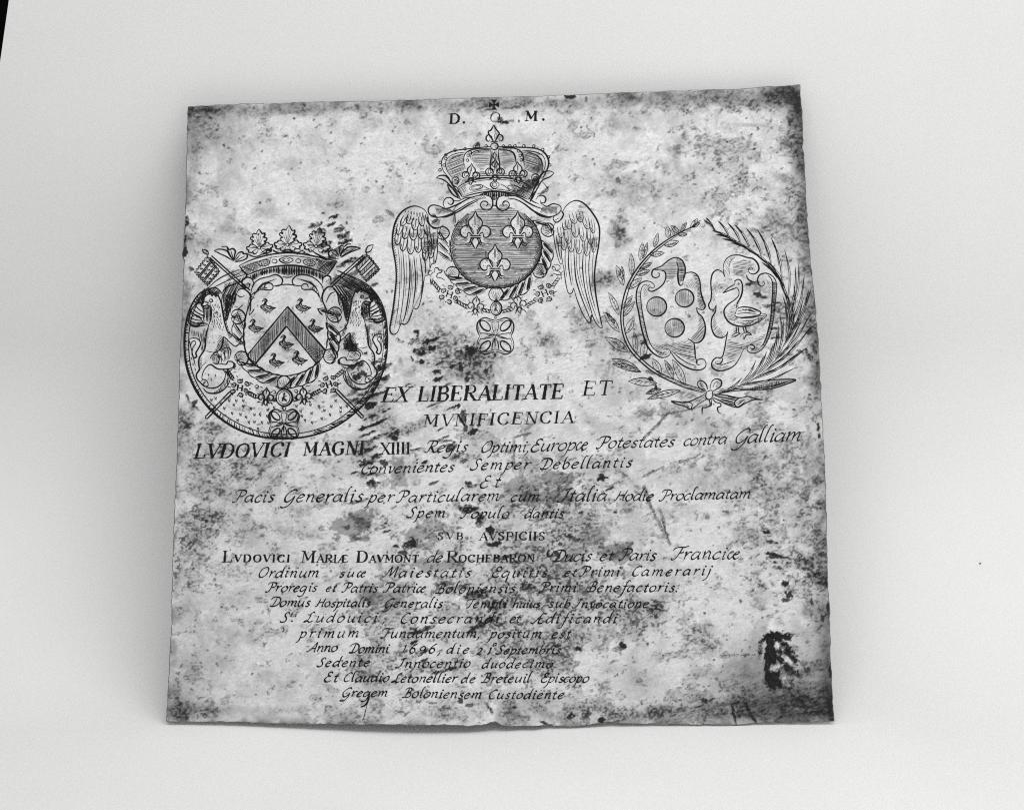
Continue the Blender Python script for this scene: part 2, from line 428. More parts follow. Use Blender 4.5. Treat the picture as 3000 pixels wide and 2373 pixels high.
# slashes and chatter beside the crest, MVNIFICENCIA and MAGNI (crop 900,900)
SL = (900, 900, 3.417)
crop(*SL, [(780, 600, 75, 22, .95), (770, 702, 50, 20, .93), (640, 895, 75, 14, .9), (740, 860, 60, 14, .85), (640, 985, 60, 26, .96), (540, 940, 70, 14, .9), (700, 1155, 115, 11, .97), (560, 1215, 36, 18, .95), (610, 1268, 90, 10, .9), (640, 1325, 140, 14, .9), (600, 1440, 110, 16, .9), (690, 1500, 55, 18, .95), (580, 1560, 80, 26, .9), (640, 1605, 40, 9, .95), (770, 1560, 36, 24, .85, 40),
           (860, 1270, 60, 24, .88), (880, 1310, 40, 18, .9), (1310, 718, 52, 15, .97), (1270, 975, 80, 7, .82), (1450, 1008, 66, 8, .92), (1515, 990, 14, 20, .9), (1660, 1245, 52, 22, .97), (1330, 1220, 36, 8, .93), (1500, 1490, 70, 20, .8), (1570, 1540, 40, 12, .7), (1560, 1100, 34, 60, .85, 0), (1580, 1210, 14, 30, .8, 0), (770, 1045, 18, 10, .9), (650, 1095, 34, 9, .92), (580, 1125, 20, 6, .9), (820, 1020, 20, 6, .9),
           (1250, 415, 32, 24, .92), (1140, 460, 34, 20, .9), (1200, 340, 40, 14, .9), (1280, 320, 50, 8, .9), (1070, 440, 16, 12, .9), (1145, 545, 26, 22, .92), (1290, 640, 40, 20, .9), (1450, 590, 34, 16, .88), (1540, 620, 24, 30, .9), (1530, 560, 22, 14, .9), (1640, 470, 30, 50, .85), (1690, 565, 30, 22, .8), (1790, 640, 26, 18, .8), (1600, 730, 30, 24, .85), (1880, 480, 16, 12, .9), (1100, 290, 9, 8, .95), (1110, 255, 9, 8, .9), (1050, 520, 8, 24, .8), (1210, 560, 18, 9, .8), (1330, 560, 50, 9, .8), (1400, 500, 60, 10, .7), (1080, 235, 16, 5, .8), (960, 350, 9, 6, .8), (915, 325, 9, 6, .9), (1380, 790, 70, 9, .8), (1440, 1400, 60, 34, .8), (1380, 1340, 70, 9, .85, -3), (1360, 1310, 60, 7, .8), (480, 830, 50, 16, .8), (700, 545, 60, 16, .9), (480, 590, 80, 26, .9), (500, 700, 46, 34, .9), (560, 660, 30, 26, .85), (585, 460, 20, 12, .97, -10), (440, 400, 70, 40, .85, 0), (380, 410, 20, 16, .9), (640, 1670, 40, 8, .9), (470, 1655, 40, 8, .9), (1100, 1530, 12, 7, .95), (1170, 1548, 36, 9, .95), (1090, 1425, 70, 6, .8, -12), (1000, 780, 30, 7, .7), (660, 770, 60, 12, .7), (1000, 1390, 40, 20, .4)], 'gouge', -24)
crop(*SL, [(950, 1230, 240, 60, .75, -18), (560, 1420, 120, 110, .85), (620, 1540, 140, 60, .9), (1660, 560, 220, 170, .8), (1300, 540, 240, 160, .6), (1480, 680, 200, 80, .5), (860, 1250, 90, 50, .9), (650, 1080, 120, 60, .7), (1480, 1500, 160, 60, .7), (560, 900, 120, 120, .5), (90, 1530, 70, 50, .6), (1700, 700, 180, 70, .6), (620, 1680, 160, 40, .9)], 'pit')
crop(*SL, [(1720, 600, 240, 130, .33), (950, 1240, 220, 50, .3, -18), (560, 1420, 110, 80, .5), (960, 1600, 120, 110, .38), (1600, 480, 120, 90, .25), (1550, 1110, 70, 80, .3), (1700, 1380, 60, 40, .25)], 'soft')
# slashes over the left crest (crop 500,600)
CB = (500, 600, 2.44)
crop(*CB, [(1165, 88, 36, 9, .97), (1035, 148, 52, 12, .95), (1150, 142, 34, 9, .9), (1070, 195, 40, 16, .85), (1205, 180, 44, 13, .85), (1235, 222, 42, 20, .95), (1250, 268, 48, 14, .96), (1100, 285, 52, 13, .95), (1190, 330, 40, 13, .8), (1120, 330, 40, 10, .7), (1290, 400, 48, 12, .93), (1230, 430, 50, 11, .93), (1160, 370, 60, 14, .8), (1150, 420, 40, 10, .8), (1250, 335, 60, 8, .75),
           (1310, 490, 50, 12, .7), (1200, 520, 60, 14, .7), (1260, 570, 60, 16, .6), (1180, 560, 40, 14, .6), (1090, 62, 9, 6, .8), (1258, 130, 6, 8, .9), (1450, 570, 26, 8, .8), (1500, 1160, 60, 14, .95), (1530, 1240, 36, 14, .9), (1420, 1440, 34, 16, .96), (1320, 1400, 60, 11, .85), (1400, 1345, 60, 9, .85), (1470, 1300, 40, 10, .6), (1380, 1600, 40, 10, .96), (1440, 1575, 80, 9, .93), (1400, 1640, 60, 7, .9), (1290, 1355, 40, 6, .6), (110, 130, 12, 42, .95, 10), (100, 250, 9, 26, .8, 0), (102, 345, 16, 46, .98, 12), (1330, 580, 50, 20, .5), (1380, 640, 40, 16, .4), (1170, 1370, 20, 8, .5), (150, 460, 16, 10, .7, 20), (165, 1425, 14, 26, .85, 20), (120, 1380, 30, 6, .8, 70), (170, 1440, 50, 5, .7, 40)], 'gouge', -20)
crop(*CB, [(900, 125, 60, 28, .3), (620, 55, 50, 30, .28), (310, 140, 30, 20, .25), (220, 60, 60, 30, .15), (130, 700, 40, 120, .25), (110, 660, 30, 100, .35), (90, 500, 30, 60, .3), (1290, 560, 110, 60, .4), (1180, 440, 60, 50, .3), (130, 1480, 70, 60, .35), (300, 1600, 90, 40, .4), (100, 1640, 70, 50, .45), (1570, 60, 30, 20, .3), (1640, 1110, 16, 30, .5), (1600, 1180, 14, 30, .4), (1500, 1420, 90, 60, .25), (1230, 1000, 60, 60, .3), (300, 270, 120, 60, .14), (120, 190, 40, 50, .2), (850, 1600, 200, 60, .08), (640, 900, 60, 300, .07)], 'soft')
crop(*CB, [(200, 250, 120, 80, .35), (420, 170, 80, 40, .25), (700, 60, 100, 50, .25), (1250, 560, 100, 80, .5), (1350, 1200, 80, 60, .5), (1450, 1330, 140, 80, .35), (1500, 1550, 150, 80, .6), (300, 1600, 160, 60, .5), (110, 1560, 60, 80, .5), (820, 900, 260, 240, .14)], 'pit')
# small gouges, stains and pits of the upper middle and right crest (crops 1100,250 / 1740,600)
CA = (1100, 250, 2.135)
crop(*CA, [(1218, 72, 36, 13, .97, 0), (800, 235, 36, 9, .95, 5), (782, 215, 16, 10, .8, 40), (640, 372, 14, 12, .9, 10), (1318, 90, 6, 14, .5, 0), (1520, 598, 20, 12, .55, 40), (1060, 660, 40, 6, .8, -40), (960, 620, 60, 30, .7, -40), (930, 660, 60, 22, .6, -20), (1000, 520, 26, 16, .6, 0), (990, 600, 30, 26, .8, -40), (90, 800, 30, 8, .4, 40), (260, 1545, 18, 12, .9, 0), (340, 1605, 50, 12, .9, -30), (240, 1600, 40, 12, .8, -30), (600, 1660, 40, 30, .9, 0), (540, 1680, 50, 20, .8, 0), (300, 1660, 60, 30, .8, -20), (850, 225, 16, 5, .5, 0)], 'gouge')
crop(*CA, [(1520, 920, 55, 75, .42), (1560, 960, 50, 40, .3), (1430, 1220, 90, 50, .45), (1380, 1250, 50, 60, .25), (1260, 1440, 70, 60, .25), (1090, 1590, 90, 30, .3), (1360, 280, 40, 20, .3), (1310, 480, 50, 20, .2), (210, 110, 60, 20, .35), (560, 110, 40, 22, .35), (1440, 690, 60, 24, .25), (200, 480, 40, 30, .16), (60, 800, 90, 40, .16), (120, 640, 60, 40, .14), (1130, 650, 60, 50, .12), (940, 470, 60, 50, .4), (1000, 560, 60, 60, .3), (1230, 160, 60, 20, .2), (1560, 280, 90, 40, .15), (430, 1600, 200, 80, .28), (1500, 590, 70, 30, .2), (1270, 850, 80, 80, .15), (230, 820, 60, 60, .18)], 'soft')
crop(*CA, [(1530, 940, 60, 80, .6), (1440, 1240, 90, 60, .5), (1260, 1440, 80, 60, .5), (880, 1480, 80, 40, .25), (430, 1620, 220, 90, .7), (80, 1560, 80, 60, .3), (1090, 1600, 120, 60, .5), (1600, 1400, 120, 80, .3), (330, 700, 300, 200, .12), (1400, 500, 250, 200, .15)], 'pit')
CC = (1740, 600, 2.44)
crop(*CC, [(85, 540, 75, 55, .5), (180, 230, 55, 65, .3), (180, 1000, 100, 60, .35), (375, 1500, 75, 50, .45), (1010, 1560, 70, 50, .4), (1540, 900, 46, 60, .6), (1540, 1100, 60, 60, .4), (1150, 600, 90, 70, .25), (1300, 740, 90, 90, .25), (1250, 110, 160, 60, .25), (1380, 170, 120, 60, .25), (1580, 640, 16, 200, .6), (1590, 900, 26, 100, .7), (1600, 1150, 16, 100, .5), (1530, 500, 40, 60, .25), (1370, 600, 60, 60, .2), (1420, 780, 90, 100, .25), (850, 240, 60, 20, .25), (1530, 1250, 60, 60, .35), (560, 500, 30, 30, .3), (60, 1150, 60, 90, .2), (340, 1330, 120, 60, .2)], 'soft')
crop(*CC, [(1140, 560, 44, 12, .8, -10), (1170, 640, 30, 16, .9), (1100, 570, 22, 8, .85), (1210, 660, 26, 10, .85), (1250, 725, 44, 14, .95, -4), (1310, 700, 34, 7, .9, 5), (1320, 765, 44, 8, .85, 20), (1290, 885, 30, 7, .85, -3), (1300, 950, 34, 8, .88, -6), (1350, 810, 26, 6, .7), (370, 1090, 50, 15, .97, -25), (355, 985, 30, 9, .9, -18), (400, 1245, 24, 14, .9, 30), (437, 1305, 14, 16, .95, 0), (310, 935, 44, 8, .8, -12), (1545, 905, 24, 26, .85, 30), (1540, 1080, 60, 12, .85, 60), (1580, 1040, 40, 10, .8, 70), (400, 1200, 40, 8, .7, 25), (1565, 370, 8, 20, .8, 0), (1560, 480, 8, 30, .7, 0), (1605, 1590, 10, 30, .95, 0), (1612, 1650, 9, 20, .9, 0), (1480, 1050, 30, 7, .6, 20), (683, 800, 7, 7, .6)], 'gouge')
crop(*CC, [(180, 1000, 120, 90, .6), (120, 1180, 140, 90, .5), (1330, 760, 120, 200, .5), (1180, 600, 120, 80, .45), (100, 540, 70, 60, .4), (1540, 1000, 60, 220, .5), (200, 240, 70, 90, .5), (1440, 850, 80, 300, .3), (370, 1500, 80, 60, .4), (1450, 150, 140, 120, .35)], 'pit')
# right lower corner (crop 1900,1500)
CR = (1900, 1500, 2.44)
crop(*CR, [(1130, 370, 80, 50, .5), (1220, 470, 70, 70, .6), (1200, 160, 80, 70, .4), (1180, 690, 100, 90, .3), (780, 210, 140, 45, .38), (560, 10, 60, 24, .5), (780, 500, 60, 50, .3), (790, 650, 60, 40, .25), (340, 850, 120, 60, .35), (400, 980, 90, 60, .42), (1300, 1430, 70, 110, .9), (1200, 1390, 220, 100, .65), (900, 1370, 320, 110, .45), (1170, 1120, 90, 50, .5, -40), (1280, 1000, 36, 200, .5), (1150, 1250, 220, 80, .4),
           (700, 1190, 60, 70, .35), (560, 1210, 70, 160, .25), (680, 1440, 70, 60, .4), (450, 1430, 130, 60, .3), (100, 1420, 120, 50, .5), (640, 410, 60, 50, .25), (1100, 860, 200, 60, .15), (560, 920, 60, 40, .15), (100, 620, 160, 80, .3), (820, 800, 60, 40, .3), (940, 790, 40, 30, .35), (1280, 330, 20, 200, .5), (380, 1140, 120, 30, .25), (60, 1030, 60, 40, .25), (990, 1350, 220, 60, .3)], 'soft')
crop(*CR, [(872, 1060, 34, 190, .97, 3), (900, 1190, 62, 75, .97, 0), (910, 900, 72, 36, .97, -15), (1000, 1000, 30, 90, .95, -38), (1000, 1120, 34, 70, .95, -50), (885, 880, 62, 26, .97, -20), (865, 960, 34, 80, .97, 8), (905, 1010, 44, 40, .9, 30), (862, 1130, 22, 110, .96, -4), (905, 1205, 55, 55, .98, 0), (950, 1235, 50, 18, .8, 30), (995, 893, 34, 24, .95, 20), (960, 960, 60, 16, .93, 55), (1025, 1040, 66, 15, .95, 58), (940, 1050, 70, 20, .9, 40), (1010, 1110, 70, 26, .95, 38), (1060, 1160, 40, 14, .85, 40), (795, 985, 13, 60, .92, 6), (822, 910, 22, 14, .9, -20), (1015, 1270, 22, 9, .9, 30), (850, 1060, 16, 50, .9, 0), (1080, 1340, 40, 3.5, .8, 45),
           (845, 145, 22, 12, .93, 0), (880, 215, 42, 10, .82, 8), (900, 305, 60, 12, .97, 10), (970, 325, 40, 5, .9, 2), (900, 325, 36, 8, .85, 0), (905, 358, 15, 8, .93, 0), (925, 400, 42, 10, .85, 14), (975, 510, 34, 16, .93, 0), (1000, 595, 22, 24, .88, 0), (985, 630, 30, 12, .85, 0), (1275, 480, 12, 60, .85, 0), (1240, 510, 50, 14, .8, 10), (1165, 640, 9, 24, .8, 0), (1250, 760, 14, 24, .8, 0), (1300, 1140, 12, 40, .97, 0), (1308, 1380, 18, 80, .95, 0), (1250, 300, 34, 14, .7, 20), (1220, 440, 60, 12, .7, -20), (1140, 360, 40, 14, .7, 20), (1285, 690, 8, 40, .8, 0), (400, 1345, 26, 12, .85, 40), (440, 1345, 40, 4, .8, -25), (360, 1388, 34, 4, .8, -20), (1135, 1125, 26, 16, .7, 0), (660, 640, 9, 14, .7, 0), (100, 30, 6, 60, .5, -20), (120, 130, 7, 90, .8, -18), (400, 725, 8, 6, .8, 0),
           (612, 1440, 9, 78, .9, -12), (700, 1395, 9, 70, .88, -30), (745, 1465, 10, 44, .9, -32), (625, 1365, 30, 7, .75, -20), (650, 1440, 14, 30, .6, 30), (1180, 1440, 90, 16, .6, 0)], 'gouge')
crop(*OV, [(1680, 1455, 120, 70, .42), (1640, 1490, 150, 36, .4), (1710, 1400, 50, 60, .35), (1610, 1440, 36, 60, .3), (1585, 1400, 30, 50, .22)], 'painted_sheen')
crop(*CR, [(932, 952, 42, 20, .95, 42), (1000, 1062, 50, 20, .95, 36), (905, 1118, 42, 26, .9, -25), (962, 1190, 26, 44, .85, -38), (985, 1045, 20, 14, .9, 0), (1010, 1230, 24, 14, .8, 40), (1045, 1290, 30, 9, .8, 40), (1060, 1405, 22, 10, .6, 0), (1140, 1370, 30, 14, .5, 0), (1185, 1320, 24, 9, .5, 0)], 'clear')
crop(*CR, [(930, 1050, 34, 12, .95, 45), (950, 1000, 26, 9, .9, 60)], 'gouge')
crop(*CR, [(1200, 430, 120, 160, .7), (1200, 170, 110, 90, .55), (1190, 700, 120, 110, .5), (60, 690, 90, 110, .9), (370, 920, 150, 120, .4), (1040, 1260, 110, 60, .6, 40), (120, 1420, 160, 50, .7), (930, 1130, 120, 200, .6), (780, 220, 140, 60, .4), (790, 600, 90, 140, .4), (1120, 320, 120, 60, .5)], 'pit')
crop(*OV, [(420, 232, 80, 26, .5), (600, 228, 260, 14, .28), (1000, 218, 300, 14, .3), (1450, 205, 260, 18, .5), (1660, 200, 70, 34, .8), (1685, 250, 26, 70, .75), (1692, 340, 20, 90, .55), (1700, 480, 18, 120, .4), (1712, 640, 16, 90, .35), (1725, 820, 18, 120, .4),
           (1735, 1080, 22, 150, .4), (1745, 1330, 20, 160, .45), (1690, 1490, 110, 50, .6), (1750, 1450, 30, 110, .7), (1600, 1500, 120, 30, .35), (1600, 1380, 60, 70, .2), (1560, 1440, 60, 70, .28), (400, 300, 26, 90, .35), (470, 290, 90, 70, .18), (388, 560, 16, 160, .25), (372, 1480, 50, 60, .5), (420, 1500, 90, 24, .35), (1350, 1440, 60, 40, .35), (1120, 1490, 60, 36, .3), (1460, 1500, 120, 22, .35)], 'painted_sheen')
# faint dotted drag marks
for (x0, y0, x1, y1, nn, rr) in ((1888, 1284, 1955, 1215, 26, 2.6), (1955, 1215, 2070, 1188, 22, 2.2), (1885, 1396, 1915, 1380, 8, 3), (1915, 1380, 1945, 1368, 6, 2.2), (1990, 1355, 2050, 1332, 8, 2.5), (1885, 1425, 1908, 1485, 22, 2.6), (1908, 1485, 1962, 1595, 34, 2.2), (1506, 1280, 1552, 1270, 14, 2.6), (1506, 1288, 1504, 1380, 18, 2), (2110, 1920, 2210, 1917, 16, 1.6)):
    for i in range(nn):
        t = i / (nn - 1)
        stain_or_sheen(x0 + (x1 - x0) * t + random.uniform(-1, 1), y0 + (y1 - y0) * t + random.uniform(-1, 1), rr * 1.5, rr, random.uniform(.15, .5), 'gouge', -30)
# scattered small pits over the whole face
for i in range(300):
    a, b = random.random(), random.random()
    stain_or_sheen(560 + a * 1850, 320 + b * 1780, random.uniform(1.6, 4.2), random.uniform(1.4, 3.2), random.uniform(.25, .8), 'gouge', -25)

# broad patina: crisp edged patches of dull metal, thick in the places where the photo is grey
den = 0 * X
for (a, b, rx, ry, s_) in ((1640, 1420, 160, 90, .24), (1290, 1570, 110, 80, .18), (1650, 1560, 170, 110, .24), (1600, 1700, 240, 110, .20), (1400, 1800, 260, 110, .14), (1600, 1900, 170, 110, .22), (1100, 1790, 120, 80, .14), (1180, 1960, 160, 70, .16), (1110, 1550, 60, 60, .14), (1300, 2060, 200, 40, .15), (1800, 2080, 260, 50, .18), (1800, 1780, 140, 70, .16),
                           (720, 1370, 110, 70, .22), (640, 1500, 140, 90, .14), (760, 1640, 110, 50, .12), (560, 1650, 60, 120, .14), (1420, 1070, 110, 70, .16), (1000, 1340, 90, 50, .15), (620, 1290, 120, 50, .12), (2250, 980, 60, 200, .10), (2290, 1340, 110, 130, .14), (2300, 1640, 140, 170, .17), (2040, 1880, 110, 90, .12), (2300, 2080, 170, 90, .28), (2100, 2080, 90, 50, .14),
                           (2150, 560, 170, 110, .13), (1900, 540, 110, 90, .10), (2330, 400, 60, 200, .16), (1500, 310, 900, 26, .12), (560, 360, 60, 90, .13), (640, 400, 90, 60, .06), (530, 2080, 90, 60, .2), (560, 1960, 60, 110, .08), (1800, 1010, 110, 80, .12), (2250, 700, 90, 90, .08), (600, 820, 60, 200, .06), (2230, 1480, 120, 60, .1), (1450, 1300, 120, 60, .06)):
    den = den + s_ * gauss(X, Y, a, b, rx, ry)
den = den - .05 * (1 - sstep(850, 1300, Y)) * (1 - .6 * sstep(1900, 2300, X))
n1 = fbm(X / 48 + warp1 * .8, Y / 40, 18, 5, .62) + den * .75
p1 = sstep(.618, .665, n1) * (.08 + .26 * sstep(.40, .62, streak) + .30 * sstep(.47, .60, pitn))
n2_ = fbm((X + .3 * Y) / 20, Y / 15, 26, 4, .62) + den * .8
p2 = sstep(.665, .75, n2_) * (.06 + .55 * sstep(.48, .62, pitn))
dark = 1 - (1 - dark) * (1 - np.clip(p1, 0, .7)) * (1 - np.clip(p2, 0, .7))
# film of grime
gt = np.clip((grime - .5) * 1.7, -1, 1)
dark = 1 - (1 - dark) * (1 - np.clip(.20 * np.clip((grime - .47) * 4, 0, 1) * (.4 + 1.2 * streak), 0, .5))
fine = sstep(.60, .74, pitn) * sstep(.40, .62, mott + .10 * (grime - .5)) * .22
dark = 1 - (1 - dark) * (1 - fine)
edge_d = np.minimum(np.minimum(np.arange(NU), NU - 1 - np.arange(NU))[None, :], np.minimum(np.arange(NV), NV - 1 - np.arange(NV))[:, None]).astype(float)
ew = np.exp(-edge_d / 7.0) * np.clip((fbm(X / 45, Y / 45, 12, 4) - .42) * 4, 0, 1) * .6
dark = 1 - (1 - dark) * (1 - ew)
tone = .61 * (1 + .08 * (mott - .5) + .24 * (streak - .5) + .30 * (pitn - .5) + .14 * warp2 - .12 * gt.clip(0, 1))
tone = np.clip(tone * (1 - dark) * (1 + .28 * rim_glint * (dark < .5)), .008, .86)  # gouge rims brightened in the tone as painted highlights
relief += (pitn - .5) * (.25 + .9 * np.clip(p1 + p2, 0, .5)) + (streak - .5) * .6 - .5 * dark * (pitn - .2) - .25 * dark
H = H - 0.00012 * np.clip(dark, 0, 1)

P = unproj(X, Y, H)
nv = NU * NV
idx = np.arange(nv).reshape(NV, NU)
quads = np.stack([idx[1:, :-1], idx[1:, 1:], idx[:-1, 1:], idx[:-1, :-1]], -1).reshape(-1, 4)
me = bpy.data.meshes.new('metal_sheet')
me.vertices.add(nv)
me.vertices.foreach_set('co', W(P.reshape(-1, 3)).reshape(-1).astype(np.float32))
me.loops.add(quads.size)
me.loops.foreach_set('vertex_index', quads.reshape(-1).astype(np.int32))
me.polygons.add(len(quads))
me.polygons.foreach_set('loop_start', np.arange(0, quads.size, 4, dtype=np.int32))
me.polygons.foreach_set('loop_total', np.full(len(quads), 4, np.int32))
me.polygons.foreach_set('use_smooth', np.ones(len(quads), bool))
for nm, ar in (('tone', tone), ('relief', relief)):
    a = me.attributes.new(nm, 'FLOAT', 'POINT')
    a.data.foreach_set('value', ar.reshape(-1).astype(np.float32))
me.materials.append(M_PLATE)
me.update(calc_edges=True)
sheet = bpy.data.objects.new('metal_sheet', me)
COL.objects.link(sheet)
sheet.parent = plate

# the cut edge: a small bevel, the side wall and the back of the sheet
ring = np.concatenate([P[0, :-1], P[:-1, -1], P[-1, :0:-1], P[:0:-1, 0]])
cen = ring.mean(0)
nr = len(ring)
tang = np.roll(ring, -1, 0) - np.roll(ring, 1, 0)
out = np.stack([-tang[:, 1], tang[:, 0], 0 * tang[:, 0]], -1)
out /= np.linalg.norm(out, axis=1)[:, None] + 1e-12
sgn = np.sign((out * (ring - cen)).sum(1))[:, None]
out *= sgn
r1 = ring + out * .00045 - np.array([0, 0, .0003])
r2 = ring + out * .00045 - np.array([0, 0, .0011])
r2[:, 2] = np.maximum(r2[:, 2], .0002)
rv = np.concatenate([ring, r1, r2])
rf = []
for i in range(nr):
    j = (i + 1) % nr
    rf += [(i, j, nr + j, nr + i), (nr + i, nr + j, 2 * nr + j, 2 * nr + i)]
mesh_obj('cut_edge', rv, rf, M_RIM, plate, False)
si, sj = np.unique(np.r_[np.arange(0, NV, 12), NV - 1]), np.unique(np.r_[np.arange(0, NU, 12), NU - 1])
BK = P[np.ix_(si, sj)].copy(); BK[..., 2] = np.maximum(BK[..., 2] - .0011, .0002)
bn, bm = BK.shape[:2]
mesh_obj('back_face', BK.reshape(-1, 3), [(a * bm + b, a * bm + b + 1, (a + 1) * bm + b + 1, (a + 1) * bm + b) for a in range(bn - 1) for b in range(bm - 1)], M_RIM, plate, True)


# ------------------------------------------------------------------ engraving tools
def parse(q): return [tuple(float(c) for c in r.split(',')) for r in q.split()]


def cr(pts, closed=False, step=3.0):
    """smooth curve through points (Catmull-Rom), sampled about every step px"""
    p = np.array(pts, float)
    if len(p) < 3:
        L = np.hypot(*(p[1] - p[0]))
        k = max(2, int(L / step) + 1)
        t = np.linspace(0, 1, k)[:, None]
        return p[0] * (1 - t) + p[1] * t
    if closed:
        q = np.vstack([p[-1], p, p[0], p[1]])
    else:
        q = np.vstack([2 * p[0] - p[1], p, 2 * p[-1] - p[-2]])
    res = []
    for i in range(1, len(q) - 2):
        a, b, c, d = q[i - 1], q[i], q[i + 1], q[i + 2]
        k = max(2, int(np.hypot(*(c - b)) / step) + 1)
        t = np.linspace(0, 1, k, endpoint=False)[:, None]
        res.append(.5 * ((2 * b) + (-a + c) * t + (2 * a - 5 * b + 4 * c - d) * t * t + (-a + 3 * b - 3 * c + d) * t ** 3))
    res.append(q[-2][None])
    return np.vstack(res)


LIFT = 0.00013


class Eng:
    """engraved lines collected into one part"""

    def __init__(s, name, parent, crop=(0, 0, 1.0), m=None):
        s.name, s.parent, s.m = name, parent, m or M_INK
        s.ox, s.oy, s.k = crop
        s.v, s.f = [], []
        s.cnt = 0
        s.tf = None
        s.wk = 1.22 if crop == (500, 600, 2.44) else 1.08 if crop == (1100, 250, 2.135) else 1.14 if crop == (1740, 600, 2.44) else 1.0

    def P(s, p):
        if isinstance(p, str):
            p = [tuple(float(c) for c in q.split(',')) for q in p.split()]
        p = np.array(p, float)
        if s.tf is not None: p = s.tf(p)
        return np.stack([s.ox + p[:, 0] / s.k, s.oy + p[:, 1] / s.k], -1)

    def ribbon(s, q, wd):
        """q: n x 2 px, wd: n half widths"""
        d = np.gradient(q, axis=0)
        L = np.hypot(d[:, 0], d[:, 1]) + 1e-9
        nrm = np.stack([-d[:, 1] / L, d[:, 0] / L], -1)
        a = q + nrm * wd[:, None]
        b = q - nrm * wd[:, None]
        pts = np.concatenate([a, b])
        w3 = unproj(pts[:, 0], pts[:, 1], height(pts[:, 0], pts[:, 1]) + LIFT + (s.cnt % 7) * 3e-6)
        o = sum(len(x) for x in s.v)
        n = len(q)
        s.v.append(w3)
        s.f += [(o + i, o + n + i, o + n + i + 1, o + i + 1) for i in range(n - 1)]
        s.cnt += 1

    def s_(s, pts, wd=3.2, closed=False, taper=.35, raw=False, step=3.0, swell=.25):
        q = s.P(pts) if not raw else np.array(pts, float)
        q = cr(q, closed, step)
        n = len(q)
        if n < 2: return
        t = np.linspace(0, 1, n)
        if closed:
            hw = np.full(n, wd / 2)
        else:
            e = np.clip(np.minimum(t, 1 - t) / .3, 0, 1)
            hw = s.wk * wd / 2 * (taper + (1 - taper) * np.sqrt(e))
        # the burin swells on the shaded side
        d = np.gradient(q, axis=0)
        L = np.hypot(d[:, 0], d[:, 1]) + 1e-9
        hw = hw * (1 + swell * (d[:, 1] / L)) * (1 + .12 * np.sin(t * 9 + s.cnt))
        s.ribbon(q, hw)

    def line(s, *a, **k): s.s_(*a, **k)

    def fill(s, pts, smooth=False):
        q = s.P(pts)
        if smooth: q = cr(q, True, 4)[:-1]
        import mathutils
        tri = mathutils.geometry.tessellate_polygon([[mathutils.Vector((a, b, 0)) for a, b in q]])
        w3 = unproj(q[:, 0], q[:, 1], height(q[:, 0], q[:, 1]) + LIFT + (s.cnt % 7) * 3e-6)
        o = sum(len(x) for x in s.v)
        s.v.append(w3)
        s.f += [tuple(o + i for i in t) for t in tri]
        s.cnt += 1

    def circ(s, cx, cy, rx, ry=None, wd=2.6, a0=0, a1=360, rot=0, **k):
        ry = ry or rx
        n = max(8, int(abs(a1 - a0) / 20))
        pts = []
        c, sn = math.cos(math.radians(rot)), math.sin(math.radians(rot))
        full = abs(a1 - a0) >= 359.9
        for i in range(n if full else n + 1):
            a = math.radians(a0 + (a1 - a0) * i / n)
            x, y = rx * math.cos(a), ry * math.sin(a)
            pts.append((cx + x * c - y * sn, cy + x * sn + y * c))
        s.s_(pts, wd, closed=full, **k)

    def disc(s, cx, cy, r, ry=None):
        ry = ry or r
        s.fill([(cx + r * math.cos(i * .5236), cy + ry * math.sin(i * .5236)) for i in range(12)])

    def hatch(s, poly, ang, gap, wd, holes=(), jit=.25, brk=0.0, raw=False):
        """parallel cuts at an angle clipped to a polygon, holes left bare (gap and wd in photo px)"""
        pl = [s.P(poly)] + [s.P(h) for h in holes]
        c, sn = math.cos(math.radians(ang)), math.sin(math.radians(ang))
        R = np.array([[c, sn], [-sn, c]])
        pr = [p @ R.T for p in pl]
        y0, y1 = pr[0][:, 1].min(), pr[0][:, 1].max()
        y = y0 + gap * .5
        while y < y1:
            yy = y + random.uniform(-jit, jit) * gap
            xs = []
            for p in pr:
                q = np.roll(p, -1, 0)
                for a, b in zip(p, q):
                    if (a[1] <= yy) != (b[1] <= yy):
                        xs.append(a[0] + (yy - a[1]) / (b[1] - a[1]) * (b[0] - a[0]))
            xs.sort()
            for i in range(0, len(xs) - 1, 2):
                a, b = xs[i], xs[i + 1]
                if b - a < 2: continue
                segs = [(a, b)]
                if brk and b - a > 30 and random.random() < brk:
                    m = random.uniform(a + 8, b - 8)
                    segs = [(a, m - 2), (m + 2, b)]
                for (aa, bb) in segs:
                    k = max(3, int((bb - aa) / 14) + 2)
                    t = np.linspace(0, 1, k)
                    loc = np.stack([aa + (bb - aa) * t, yy + np.sin(t * 5 + yy) * .25], -1)
                    q = loc @ R
                    hw = wd / 2 * (.55 + .45 * np.sqrt(np.clip(np.minimum(t, 1 - t) / .2, 0, 1))) * random.uniform(.75, 1.25)
                    s.ribbon(q, hw)
            y += gap

    def done(s, label=None):
        if not s.v: return None
        o = mesh_obj(s.name, np.concatenate(s.v), s.f, s.m, s.parent)
        if label: o['label'] = label
        return o


def mirror(cx, dy=0):
    return lambda p: np.stack([2 * cx - p[:, 0], p[:, 1] + dy], -1)


def place(x, y, k=1.0, rot=0.0, kx=1.0):
    c, sn = math.cos(math.radians(rot)), math.sin(math.radians(rot))
    return lambda p: np.stack([x + k * (kx * p[:, 0] * c - p[:, 1] * sn), y + k * (kx * p[:, 0] * sn + p[:, 1] * c)], -1)


